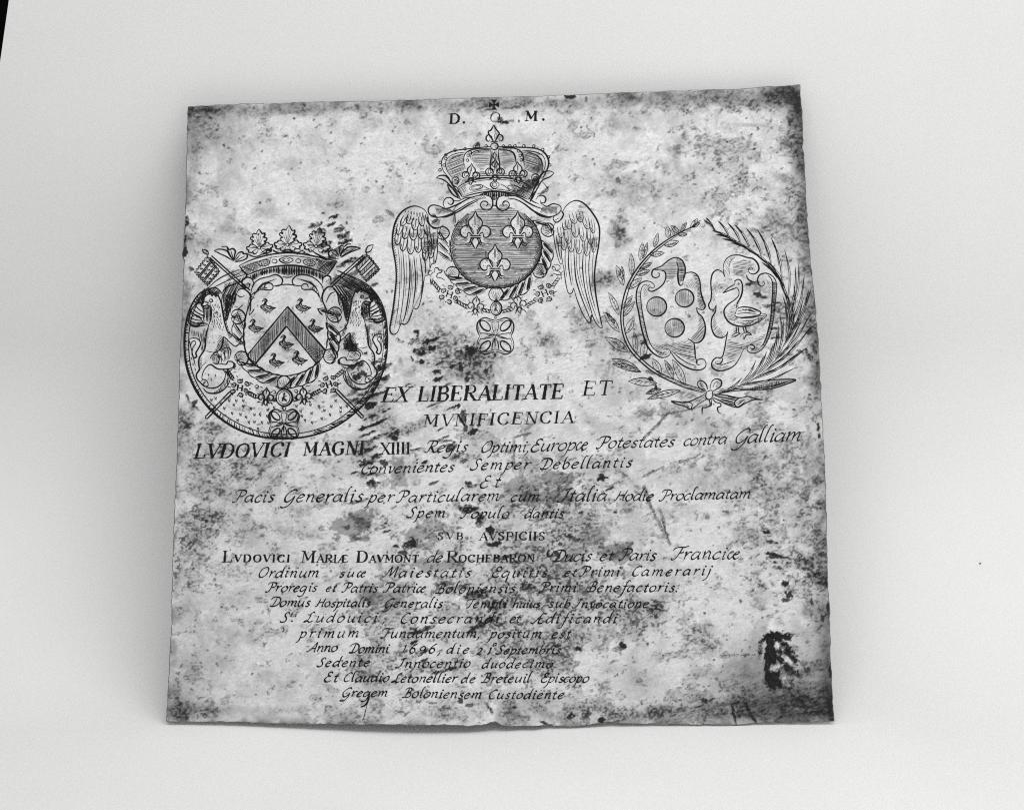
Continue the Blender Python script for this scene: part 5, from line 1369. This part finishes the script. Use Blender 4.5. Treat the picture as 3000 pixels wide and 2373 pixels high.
for (x, y, r) in ((448, 728, 71), (648, 668, 66), (577, 880, 69)):
    e = Eng('round_disc', s1o, C)
    e.circ(x, y, r, r * .96, 3.6)
    e.hatch([(x + r * .97 * math.cos(i * .2618), y + r * .93 * math.sin(i * .2618)) for i in range(24)], 92, 3.1, 1.0, (), .15)
    e.done()
s2 = Eng('scrolled_shield', plate, C)
s2.s_('934,516 920,484 884,466 850,490 836,550 840,630 836,680 820,716 834,748 860,744 874,716', 3)
s2.s_('874,716 868,764 844,810 840,872 862,930 904,950 940,938 958,904', 3.2)
s2.s_('958,904 944,970 932,1040 914,1090 872,1094 844,1126 848,1164 890,1186 950,1178 1006,1146 1044,1090 1066,1040 1100,1008', 3.2)
s2.s_('914,1090 920,1110 900,1136 872,1134 868,1116', 2.6); s2.s_('900,1150 960,1130 1010,1110', 2)
s2.s_('1100,1008 1130,1000 1150,1018 1136,1034 1118,1022', 2.8); s2.s_('1100,1008 1096,1040 1130,1060 1176,1050 1220,1010 1256,936 1280,840 1292,740 1304,640 1304,560 1278,512 1230,490 1186,502 1170,536 1180,572 1206,582 1222,562 1206,548', 3.2)
s2.s_('1244,504 1272,540 1278,610 1270,720 1262,820 1240,920 1216,984 1190,1020', 2.8)
s2.s_('938,516 924,460 936,404 974,368 1034,360 1090,376 1140,388 1172,424 1178,466 1150,494 1116,490 1104,464 1122,446 1140,462', 3.2)
s2.s_('970,500 966,440 984,396 1010,374', 1.8); s2.s_('1090,500 1100,530 1130,548 1160,552', 2.6)
s2.hatch('1272,540 1304,560 1304,640 1292,740 1280,840 1256,936 1220,1010 1190,1020 1216,984 1240,920 1262,820 1270,720 1278,610', 2, 3.1, 1.8)
s2.hatch('990,410 1080,390 1160,430 1150,480 1090,480 1060,520 1000,510', 8, 4.0, 1.1); s2.hatch('936,410 974,372 1000,380 966,440 966,500 940,500', 60, 4.6, .8)
s2.hatch('860,780 880,860 940,930 900,945 862,925 844,872', -50, 3.8, 1.2); s2.hatch('850,560 880,600 866,700 840,720 842,640', 70, 5, .8)
s2.hatch('960,960 1060,1000 1230,920 1190,1010 1140,1010 1060,1040 1000,1110 930,1090 944,1000', 10, 4.0, 1.1); s2.hatch('1110,1020 1190,1020 1220,1000 1170,1048 1120,1050', 20, 3.6, 1.2)
s2.hatch('1220,520 1268,560 1268,700 1250,640 1240,560', 60, 4.6, .8)
s2o = s2.done('scrolled shield with a long billed water bird')
bd = Eng('water_bird', s2o, C)
bd.s_('920,632 960,596 1006,570', 3.2); bd.s_('920,632 970,612 1022,592', 3.2); bd.s_('1006,570 1010,546 1030,534 1052,546 1062,580 1060,624 1046,668 1026,702 1018,740', 3.2)
bd.s_('1022,592 1036,616 1034,650 1004,682 960,712 932,750 934,790 962,836 1010,862 1070,870 1140,856 1196,826 1236,790 1200,776', 3.2)
bd.circ(1034, 566, 5, 5, 2); bd.s_('1002,546 1018,538', 2.4); bd.s_('1018,760 1030,740 1076,730 1140,742 1190,766 1184,786 1120,800 1040,806 1008,790 1018,760', 3)
for q in ('1030,760 1090,752 1160,770', '1024,780 1090,772 1160,782', '1120,806 1236,790', '1130,830 1220,800', '1060,830 1140,826 1200,806', '1100,746 1140,760', '1050,812 1150,806', '1150,846 1210,806', '1170,840 1180,800'): bd.s_(q, 1.8)
bd.hatch('1010,700 1046,668 1036,730 1018,760 1010,850 970,830 950,790 980,740', 15, 4.2, .9); bd.hatch('1040,840 1140,836 1190,826 1140,854 1070,866', 20, 3.6, 1.2)
bd.hatch('1040,740 1140,746 1186,768 1100,764', 30, 3.8, 1.1)
for q in ('1016,866 1020,912', '1030,868 1036,914', '1064,868 1076,914', '1082,866 1092,912', '984,936 1016,916 1040,914 1030,930 1000,942 984,936', '1010,946 1034,926 1056,918', '1044,944 1070,918 1098,912 1126,928 1090,930 1072,962 1066,930'): bd.s_(q, 2.4)
bd.done()

# =================================================================== lettering
LC = {  # x-height 10, baseline 0, y up: pen strokes, advance
 'a': (['7.4,8.6 4.6,10 1.4,7.6 .2,3.4 1.8,.2 4.6,1.2 7.8,5.6', '8.4,10 7.8,4 8.4,.5 10,1.6'], 11),
 'b': (['3.4,19.6 1.6,17 1,9 1,3 3,0 6,1 8,5 7,9 4,9.4 1,5'], 10), 'c': (['7,8.2 5.2,10 2,8.2 .2,4 2,.2 5,.5 7.2,2.4'], 8.6),
 'd': (['7.4,8.6 4.6,10 1.4,7.6 .2,3.4 1.8,.2 4.6,1.2 7.8,5.6', '10.4,20 8.6,16 8,4 8.6,.5 10,1.6'], 11), 'e': (['.8,4.8 5,6 7,8 5,10 2,8.2 .2,4 2,.2 5,.5 7.2,2.4'], 9),
 'f': (['9,18.4 7,20 5,16 3.6,2 2,-7 -1.4,-9', '1,9.6 7.6,10'], 7.4), 'g': (['7.4,8.6 4.6,10 1.4,7.6 .2,3.4 1.8,.6 4.6,1.6 7.8,6', '8.6,10 8,2 6.6,-6 2.6,-9 -1.4,-7'], 11),
 'h': (['2.4,20 1.2,15 1,0', '1,5 4,9.6 7,9 7.4,5 7,1 9,1.2'], 10.4), 'i': (['0,8.4 2,10 1.8,4 2.3,.3 4.4,1.6', '.2.6,14.6'], 5.6), 'j': (['.6,8.6 2.2,10 1.6,1 .2,-6 -4,-9', '.2.8,14.6'], 6),
 'l': (['4.4,19 3,20 1.4,15 1,4 2,.3 4.2,1.6'], 5.4), 'm': (['0,8.4 1.8,10 1.5,0', '1.5,5 5,10 7,8.8 6.8,0', '6.9,5 10.4,10 12.4,8.8 12.2,2 13.2,.3 15,1.6'], 16),
 'n': (['0,8.4 1.8,10 1.5,0', '1.5,5 5,9.9 7.6,8.8 7.4,2 8.4,.3 10,1.6'], 11), 'o': (['4.2,10 1.2,8 .2,4 2,.1 5,.4 7.6,3.2 8,7 6.2,9.8 4.2,10'], 9.6),
 'p': (['0,8.4 2,10 1.6,2 .6,-6 -2.4,-9', '1.8,5 4.6,9.8 7.6,9 8,5 6,1 3.6,0 1.5,1.5'], 10), 'q': (['7.4,8.6 4.6,10 1.4,7.6 .2,3.4 1.8,.6 4.6,1.6 7.8,6', '8.6,10 8,2 7.2,-8'], 11),
 'r': (['0,8.4 2,10 1.6,0', '1.6,4 4,8.6 6.4,10 7.6,8.8'], 8), 's': (['6.6,8.6 4.2,10 2,8.2 3,6 5.4,4 5.4,1.4 3,0 .2,1.4'], 7.8), 't': (['3.4,14.6 2.2,8 2,2 3.2,.2 5.4,1.6', '-.4,9.7 5.6,10.1'], 6.6),
 'u': (['0,8.4 1.6,10 1.1,3 2.6,0 5.4,2 7.6,6', '8.2,10 7.6,2 8.5,.3 10,1.6'], 11), 'v': (['0,8.6 2,10 3.6,.4 7,5 7.4,10'], 8.6),
 'æ': (['5,9 3,10 .6,7 .2,3 2,0 4,1.2 6,4.4 8,6.2 10.6,7 10.8,9 9,10 7.2,8 6,4 8,.2 10.4,.6 12.4,2.6'], 13.6),
 'P': (['5.6,16 5,8 3.4,1.4 .4,-.4 -1,1.4', '-1,12.6 1,16.4 6,17.2 10.6,15.6 11.4,12 9,8.6 5,8'], 12.4), 'G': (['11,14.4 8.4,17 3.6,14 .2,8 1,2 4,0 8,3 10,8', '10.6,8.4 9.2,0 6,-6 1,-8 -1.4,-6'], 12.6),
 'S': (['10,14 7.6,17 4.2,15.2 4,11.4 7,7 6.8,2 3.4,0 .2,.8 -.6,3'], 10.6), 'C': (['10,14.4 7.6,17 3,14 .2,7 1.6,1.4 5,0 9,2.6'], 10.2), 'E': (['9,14.6 7,17 3.6,15.6 3.4,11.8 6,9.6 7.4,9.8', '6,9.6 2,8.4 .2,4 2,.4 5.4,0 9,2.6'], 10.2),
 'O': (['7,17 2.6,14 .2,7 2,.6 6,.6 10,5 11,12 9,16.2 7,17'], 12.4), 'D': (['5.4,16 4.4,7 2.6,.8 0,0', '-2.4,11.4 -.4,15.8 6,17 11,13.4 11.6,6.6 8,1.2 2,0 -1,1.4'], 13.4),
 'B': (['5.4,16 4.4,7 2.4,.6 -1,.4', '0,13.6 3,16.8 8,17 10,13.6 8,10 4.6,9 9,8.4 10.6,4.6 8,.8 3,0'], 12.2), 'R': (['5.4,16 4.4,7 2.6,1 .2,-.2 -1,1.6', '-1.4,12 1,16.2 6,17 10,15.6 10.6,12 8,9 4.6,8.4', '5,8.4 8,3 10.6,0 13,1.6'], 13),
 'I': (['9,18 5.8,14.6 4.6,7 2,.8 -2,0 -3.2,1.8', '1.6,14.4 5,16.6 9,18'], 8.6), 'H': (['4.2,16 3.2,8 1.2,.6 -1.6,1', '12.4,16.8 10.6,8 10.2,.8 12.2,1.2', '3,8 11,9'], 13.2),
 'A': (['-2.4,1 .6,1.4 6,10 9.4,17 9.6,8 9.6,.2 11.4,.8', '3.4,6 9.6,6.6'], 12), 'L': (['9.2,14.8 7.4,17 4.8,13.4 4.2,6 1.4,.8 -1.4,.4 .4,2.4 3.2,1.8 6.4,0 10.4,1.8'], 11), 'M': (['-2.4,1 .8,1.4 4,9 7,17 7.6,9 8,3 12,11 15.2,17 14.6,8 14.6,.8 16.8,1.6'], 17),
 'F': (['7.2,16.4 5.6,8 3.2,1 .2,-.2 -1.2,1.8', '-2.4,11.4 -.4,15.4 4,16.6 9,16.4 13.4,18.4', '5,9 9,9.4 9.8,11'], 11), 'T': (['7.2,16.4 5.6,8 3.2,1 .2,0', '-2.4,12.4 -.2,15.8 5,16.4 12.4,17.8'], 9),
 'Æ': (['-3.4,2 -1,0 2,2 7,10 10.4,17', '9.8,17 8.6,8 8.2,.6 13,.5 14.4,2.6', '4.4,7.4 12.4,8.4', '10.2,17 14.6,16.6 14.8,15'], 15.6),
 '1': (['.6,12 3,14.4 2.4,4 .2,-1'], 5.6), '6': (['8.4,17 3.4,13 .4,6 2,.6 5,.2 7.6,4 6,8 3,8.4 1,6'], 9), '9': (['8,9.6 6,12 2.2,11 1,7.4 3,4.6 6,6 8,10 7,2 4,-4 1,-5'], 9.6), '2': (['0,10.6 2.6,14 6,12.4 5,7.4 0,1 3,1.6 6,0 8.4,1.6'], 9),
 ',': (['1.6,1.4 1.8,-1.2 -.6,-5'], 4), '.': (['.1.5,.6'], 4), ' ': ([], 6),
}
UC = {  # roman capitals, height 10: '!' forces a thin cut, 's' a serif, '.' a dot
 'A': (['!.6,0 4.2,10', '4,10 7.6,0', '!2,3.6 6.2,3.6', 's.6,0', 's7.6,0'], 8.4), 'B': (['1.4,0 1.4,10', '1.4,10 4.6,10 6,8.4 5.6,6.2 1.4,5.2', '1.4,5.2 5.4,5 6.8,3.2 5.8,.8 4,0 1.4,0', 's1.2,0', 's1.2,10'], 7.8),
 'C': (['7.2,7.6 5.8,10 3,9.6 .8,7.2 .8,3 3,.4 5.6,.2 7.4,2.2', '!7.2,9.8 7.2,7.4'], 8.6), 'D': (['1.4,0 1.4,10', '1.4,10 4.8,10 7.4,7.6 7.6,3.4 5.4,.4 1.4,0', 's1.2,0', 's1.2,10'], 9),
 'E': (['1.4,0 1.4,10', '!1.4,9.8 6.4,9.8', '!6.4,9.8 6.4,7.8', '!1.4,5.2 4.8,5.2', '!4.8,6.2 4.8,4.2', '!1.4,.2 6.8,.2', '!6.8,.2 6.8,2.4', 's1.2,0', 's1.2,10'], 7.8),
 'F': (['1.4,0 1.4,10', '!1.4,9.8 6.4,9.8', '!6.4,9.8 6.4,7.8', '!1.4,5.2 4.8,5.2', '!4.8,6.2 4.8,4.2', 's1.4,0', 's1.2,10'], 7.2), 'G': (['7.2,7.6 5.8,10 3,9.6 .8,7.2 .8,3 3,.4 5.6,.2 7.2,1.4', '7.2,4.6 7.2,1', 's7,4.6'], 8.8),
 'H': (['1.4,0 1.4,10', '7.2,0 7.2,10', '!1.4,5.2 7.2,5.2', 's1.4,0', 's1.4,10', 's7.2,0', 's7.2,10'], 9), 'I': (['1.4,0 1.4,10', 's1.4,0', 's1.4,10'], 3.6), 'L': (['1.4,0 1.4,10', '!1.4,.2 6.6,.2', '!6.6,.2 6.6,2.6', 's1.2,0', 's1.4,10'], 7.2),
 'M': (['!1.2,0 1.6,10', '1.6,10 5,2', '!5,2 8.6,10', '8.6,0 8.6,10', 's1.2,0', 's1.2,10', 's8.8,0', 's8.8,10'], 10.6), 'N': (['!1.2,0 1.2,10', '1.2,10 7.2,0', '!7.2,0 7.2,10', 's1.2,0', 's1,10', 's7.2,10'], 8.8),
 'O': (['4.4,10 1.4,8.4 .6,5 1.6,1.4 4.4,0 7.2,1.6 8,5 7,8.6 4.4,10'], 9.2), 'P': (['1.4,0 1.4,10', '1.4,10 5,10 6.8,8 6,5.4 1.4,4.8', 's1.4,0', 's1.2,10'], 7.6), 'R': (['1.4,0 1.4,10', '1.4,10 5,10 6.6,8 5.8,5.6 1.4,5', '3.6,5 7.6,0', 's1.4,0', 's1.2,10', 's7.8,0'], 8.4),
 'S': (['5.8,8 4,10 1.6,9 1.4,6.8 4.8,4.2 5.6,1.8 3.6,0 1.6,.4 .6,2.2', '!.6,.2 .6,2.6', '!5.8,9.8 5.8,7.6'], 6.8), 'T': (['3.8,0 3.8,10', '!.4,9.8 7.2,9.8', '!.4,9.8 .4,7.8', '!7.2,9.8 7.2,7.8', 's3.8,0'], 7.6),
 'V': (['.6,10 4.2,0', '!4.2,0 7.6,10', 's.6,10', 's7.6,10'], 8.2), 'X': (['1,10 7.2,0', '!1,0 7.2,10', 's1,0', 's7.2,0', 's1,10', 's7.2,10'], 8.4), 'Æ': (['!.2,0 5,10', '5.4,0 5.4,10', '!2,3.8 5.4,3.8', '!5,9.8 10,9.8', '!10,9.8 10,8', '!5.4,5.2 8.6,5.2', '!5.4,.2 10.4,.2', '!10.4,.2 10.4,2.4', 's.2,0'], 11.4), '.': (['.1.4,.8'], 3.6), ' ': ([], 5),
}




def word(parent, text, x0, x1, b0, b1, h, style='script', slant=None, thick=None, small=0.0, fade=1.0):
    """one engraved word: fitted between x0 and x1 (photo px), baseline b0 to b1, h = x-height (script) or capital height (roman)"""
    tab = LC if style == 'script' else UC
    slant = slant if slant is not None else (.36 if style == 'script' else .12)
    thick = (1.52 if style == 'script' else 1.22) * (thick or (3.6 if style == 'script' else 5.4))
    thin = thick * (.40 if style == 'script' else .36)
    u0 = h / 10
    advs = []
    for i, c in enumerate(text):
        k = 1.0 if not (small and i > 0) else small
        advs.append(tab[c][1] * k)
    W = sum(advs) - (2 if style == 'script' else 1.0)
    sx = (x1 - x0) / W
    gs = min(max(sx, .78 * u0), 1.22 * u0)
    if style == 'roman' and len(text) > 2: gs = min(gs, .90 * sx)
    gap = ((x1 - x0) - gs * W) / max(1, len(text) - 1)
    e = Eng('word', parent)
    e.m = M_INK if fade >= 1 else M_FINE
    x = x0
    for i, c in enumerate(text):
        k = 1.0 if not (small and i > 0) else small
        base = b0 + (b1 - b0) * (x - x0) / (x1 - x0)
        jx, jy, js = random.uniform(-.5, .5), random.uniform(-.6, .6), random.uniform(-.03, .03)
        for q in tab[c][0]:
            th = thick * (k ** .5) * random.uniform(.9, 1.1)
            if q[0] == '.' and (len(parse(q[1:])) == 1):
                a, b = parse(q[1:])[0]
                px, py = x + (a * gs + slant * b * u0) * k + jx, base - b * u0 * k + jy
                r = thick * .52
                e.fill([(px + r * math.cos(t * .9), py + r * math.sin(t * .9)) for t in range(7)])
                continue
            if q[0] == 's':
                a, b = parse(q[1:])[0]
                px, py = x + (a * gs + (slant + js) * b * u0) * k + jx, base - b * u0 * k + jy
                wdt = 1.7 * gs * k
                e.s_([(px - wdt, py), (px + wdt, py + (b1 - b0) / (x1 - x0) * wdt * 2)], thin, raw=True, taper=.5, swell=0)
                continue
            force = q[0] == '!'
            pts = np.array(parse(q.lstrip('!')), float)
            if style == 'script' and len(pts) > 2: pts = pts + np.array([[random.uniform(-.22, .22), random.uniform(-.22, .22)] for _ in pts])
            px = x + (pts[:, 0] * gs + (slant + js) * pts[:, 1] * u0) * k + jx
            py = base - pts[:, 1] * u0 * k + jy
            cv = cr(np.stack([px, py], -1), False, 1.6)
            d = np.gradient(cv, axis=0)
            L = np.hypot(d[:, 0], d[:, 1]) + 1e-9
            dx, dy = d[:, 0] / L, d[:, 1] / L
            if force:
                hw = np.full(len(cv), thin * .5)
            elif style == 'script':
                # broad on the down stroke, hairline on the rise
                a = np.abs(dx * .62 + dy * .80 * 1.0)   # distance from the hairline direction (up right)
                hw = .5 * (thin + (th - thin) * np.clip(a, 0, 1) ** 1.3)
                t = np.linspace(0, 1, len(cv))
                hw *= .55 + .45 * np.sqrt(np.clip(np.minimum(t, 1 - t) / .12, 0, 1))
            else:
                hw = .5 * (thin + (th - thin) * np.clip(np.abs(dy), 0, 1) ** 1.6)
            hw = hw * (.70 + .55 * vnoise(cv[:, 0] / 8.0, cv[:, 1] / 8.0, 5))
            e.ribbon(cv, hw)
        x += tab[c][1] * k * gs + gap
    return e.done('engraved word reading "%s"' % text)


class Line:
    def __init__(s, label): s.lab, s.root, s.rule = label, None, None

    def start(s, px, py):
        # the first word anchors the line: every line is an empty at its own start on the plate
        o = bpy.data.objects.new('inscription_line', None)
        COL.objects.link(o)
        o.parent = plate
        o['label'] = s.lab
        s.root = o
        return o


def line(label, *words):
    L = Line(label)
    root = L.start(0, 0)
    for wd in words:
        kw = wd[-1] if isinstance(wd[-1], dict) else {}
        a = wd[:-1] if kw else wd
        word(root, *a, **kw)


R = dict(style='roman')
# D.O.M. line, with the small cross above
cx = Eng('small_cross', plate, A)
for r in range(4):
    cx.tf = place(742, 123, 1, r * 90)
    cx.fill('-3,0 -5,-10 -18,-34 -4,-30 0,-34 4,-30 18,-34 5,-10 3,0')
cx.tf = None
cx.done('small splayed cross at the top edge')
line('top line of three spaced capitals D O M', ('D.', 1317, 1363, 362, 362, 28, dict(style='roman', thick=6, slant=.04)),
     ('O', 1434, 1462, 358, 358, 28, dict(style='roman', thick=2.6)), ('M.', 1539, 1596, 354, 353, 28, dict(style='roman', thick=6.4, slant=.04)))
line('large capitals EX LIBERALITATE ET', ('EX', 1117, 1190, 1177, 1176, 42, dict(style='roman', slant=.36, thick=7.0)),
     ('LIBERALITATE', 1223, 1645, 1176, 1167, 43, dict(style='roman', slant=.16, thick=7.2)), ('ET', 1706, 1784, 1159, 1155, 42, dict(style='roman', slant=.2, thick=5.6)))
line('capitals MVNIFICENCIA', ('MVNIFICENCIA', 1240, 1676, 1249, 1238, 34, dict(style='roman', slant=.17, thick=5.2)))
line('line opening with capitals LVDOVICI MAGNI XIIII', ('LVDOVICI', 568, 842, 1342, 1337, 41, dict(style='roman', slant=.26, thick=7.0)), ('MAGNI', 888, 1062, 1334, 1330, 38, dict(style='roman', slant=.14, thick=6.8)),
     ('XIIII', 1114, 1200, 1331, 1329, 33, dict(style='roman', slant=.02, thick=5.6)), ('Regis', 1246, 1364, 1325, 1323, 20), ('Optimi,', 1409, 1546, 1325, 1323, 19.5), ('Europæ', 1554, 1716, 1323, 1316, 22), ('Potestates', 1748, 1970, 1313, 1308, 20.5), ('contra', 2001, 2124, 1305, 1299, 20.5), ('Galliam', 2152, 2340, 1298, 1290, 25, dict(thick=3.9)))
line('line reading Convenientes Semper Debellantis', ('Convenientes', 1056, 1324, 1388, 1381, 19), ('Semper', 1378, 1546, 1377, 1373, 19), ('Debellantis', 1584, 1845, 1374, 1368, 18.5))
line('short line reading Et', ('Et', 1404, 1458, 1429, 1427, 21))
line('line reading Pacis Generalis per Particularem cum Italia Hodie Proclamatam', ('Pacis', 683, 797, 1471, 1470, 20.5), ('Generalis', 830, 1056, 1470, 1469, 21.5, dict(thick=4.0)), ('per', 1078, 1146, 1471, 1470, 20), ('Particularem', 1163, 1458, 1471, 1466, 19.5), ('cum .', 1496, 1603, 1468, 1467, 18), ('Italia', 1640, 1772, 1469, 1467, 22.5, dict(thick=3.9)), ('Hodie', 1800, 1908, 1467, 1466, 18.5), ('Proclamatam', 1932, 2195, 1466, 1459, 18.5))
line('line reading Spem Populo dantis', ('Spem', 1192, 1300, 1515, 1515, 17.5), ('Populo', 1350, 1486, 1517, 1517, 17.5), ('dantis', 1536, 1646, 1517, 1516, 16.5))
line('small capitals SVB AVSPICIIS', ('SVB', 1282, 1354, 1580, 1580, 20.5, dict(style='roman', thick=3.8, slant=.06)), ('AVSPICIIS', 1404, 1594, 1582, 1582, 23.5, dict(style='roman', thick=4.4, slant=.04)))
line('line opening with small capitals LVDOVICI MARIÆ DAVMONT de ROCHEBARON', ('LVDOVICI', 652, 846, 1646, 1646, 32, dict(style='roman', small=.66, thick=5.8, slant=.08)), ('MARIÆ', 882, 1016, 1647, 1647, 33, dict(style='roman', small=.66, thick=5.8, slant=.08)), ('DAVMONT', 1044, 1222, 1647, 1647, 32, dict(style='roman', small=.66, thick=5.8, slant=.08)), ('de', 1250, 1291, 1647, 1646, 19),
     ('ROCHEBARON', 1308, 1562, 1647, 1645, 32, dict(style='roman', small=.66, thick=5.2, slant=.08)), ('Ducis', 1620, 1727, 1645, 1642, 20), ('et', 1756, 1790, 1642, 1641, 18), ('Paris', 1814, 1916, 1641, 1641, 20), ('Franciæ', 1968, 2160, 1639, 1637, 22))
line('line reading Ordinum suæ Maiestatis Equitis et Primi Camerarij', ('Ordinum', 756, 930, 1691, 1690, 17.5), ('suæ', 993, 1067, 1690, 1690, 15.5), ('Maiestatis', 1124, 1374, 1690, 1690, 17.5), ('Equitis', 1441, 1598, 1691, 1689, 18), ('et', 1653, 1684, 1688, 1688, 15.5), ('Primi', 1698, 1810, 1688, 1687, 17), ('Camerarij', 1850, 2080, 1687, 1684, 17.5))
line('line reading Proregis et Patris Patriæ Boloniensis Primi Benefactoris', ('Proregis', 780, 924, 1733, 1732, 16), ('et', 954, 981, 1732, 1732, 14), ('Patris', 1002, 1102, 1734, 1734, 16), ('Patriæ', 1125, 1242, 1735, 1735, 16.5), ('Boloniensis,', 1276, 1516, 1737, 1735, 16.5), ('Primi', 1580, 1684, 1733, 1733, 16.5), ('Benefactoris.', 1720, 1982, 1733, 1733, 17))
line('line reading Domus Hospitalis Generalis Templi huius sub Invocatione', ('Domus', 792, 904, 1776, 1776, 16), ('Hospitalis', 925, 1080, 1777, 1777, 14.5), ('Generalis', 1126, 1292, 1779, 1779, 15.5), ('Templi', 1366, 1480, 1780, 1780, 15), ('huius', 1502, 1578, 1780, 1779, 14), ('sub', 1606, 1666, 1779, 1779, 15), ('Invocatione', 1682, 1896, 1780, 1779, 15))
line('line reading Sti Ludouici Consecrandi et Ædificandi', ('S', 821, 848, 1822, 1822, 17), ('ti', 850, 867, 1806, 1806, 8.5, dict(thick=2.6)), ('.', 853, 858, 1820, 1820, 10), ('Ludouici', 893, 1100, 1822, 1822, 17.5), (',', 1122, 1128, 1822, 1822, 14), ('Consecrandi', 1173, 1458, 1825, 1824, 17.5), ('et', 1493, 1519, 1824, 1824, 16), ('Ædificandi', 1560, 1802, 1825, 1824, 17))
line('line reading primum Fundamentum positum est', ('primum', 876, 1046, 1867, 1866, 17), ('Fundamentum,', 1118, 1402, 1868, 1867, 16.5), ('positum', 1434, 1582, 1868, 1867, 16), ('est', 1615, 1667, 1868, 1868, 16))
line('line reading Anno Domini 1696 die 21 Septembris', ('Anno', 902, 984, 1909, 1908, 16), ('Domini', 1024, 1134, 1911, 1911, 15.5), ('1696,', 1176, 1287, 1913, 1912, 16.5), ('die', 1307, 1369, 1913, 1913, 15.5), ('21', 1396, 1434, 1917, 1917, 14, dict(thick=3.8)), ('a', 1444, 1457, 1892, 1892, 9, dict(thick=2.6)), ('Septembris', 1453, 1638, 1915, 1914, 15))
line('line reading Sedente Innocentio duodecimo', ('Sedente', 928, 1078, 1952, 1951, 15.5), ('Innocentio', 1164, 1373, 1955, 1954, 16), ('duodecimo', 1411, 1614, 1956, 1955, 15))
line('line reading Et Claudio Letonellier de Breteuil Episcopo', ('Et', 949, 985, 1996, 1996, 17), ('Claudio', 1006, 1135, 1996, 1996, 15.5), ('Letonellier', 1150, 1334, 1998, 1998, 15.5), ('de', 1350, 1387, 1999, 1999, 15), ('Breteuil', 1410, 1549, 1999, 1998, 16), ('Episcopo', 1584, 1720, 1998, 1998, 16))
line('lowest line reading Gregem Boloniensem Custodiente', ('Gregem', 1002, 1131, 2040, 2040, 15.5), ('Boloniensem', 1180, 1406, 2042, 2046, 16), ('Custodiente', 1431, 1646, 2046, 2046, 15.5))
# the long tail of the g in Gregem and a few flourishes
fl = Eng('flourish', plate)
fl.s_('1082,2030 1078,2052 1068,2066 1056,2070', 4.6)
fl.s_('1081,2036 1075,2065 1066,2100 1061,2108', 1.6)
fl.s_('824,1843 829,1838 832,1844 826,1851', 2.4)
fl.s_('1208,1318 1236,1310', 1.8)
fl.s_('1612,1610 1604,1618 1606,1630 1618,1624 1622,1612', 4.4)
fl.s_('1280,1323 1262,1325', 1.6)
fl.done()

# a dark crumb lying on the paper at the right
# (it clings to the upright paper, so it is built out from the sheet)
o_, d_ = W(cam_pos), W(fwd + rgt * (2871 - CX) / F - upv * (1652 - CY) / F)
c0 = o_ + d_ * .9
while (c0[1] - Y0) ** 2 + (c0[2] - FLOOR - RAD) ** 2 < RAD ** 2 or c0[1] < Y0: c0 = c0 + d_ * .0002
ny_, nz_ = (Y0 - c0[1]) / RAD, (FLOOR + RAD - c0[2]) / RAD
cv, cf = [], []
rr = random.Random(3)
rings = [(.0001, .0004), (.0006, .00065), (.0011, .0006), (.0015, .00035)]
for (z, r) in rings:
    for k in range(8):
        t = k * math.pi / 4
        rad = r * rr.uniform(.75, 1.15)
        cv.append((c0[0] + rad * math.cos(t), c0[1] + ny_ * z - nz_ * rad * math.sin(t), c0[2] + nz_ * z + ny_ * rad * math.sin(t) * -1))
for i in range(3):
    for k in range(8):
        a, b = i * 8 + k, i * 8 + (k + 1) % 8
        cf.append((a, a + 8, b + 8, b))
cf.append(tuple(range(7, -1, -1))); cf.append(tuple(range(24, 32)))
cr_o = world_obj('crumb', cv, cf, M_CRUMB, True)
cr_o['label'] = 'tiny dark crumb alone on the white paper right of the plate'
cr_o['category'] = 'crumb'
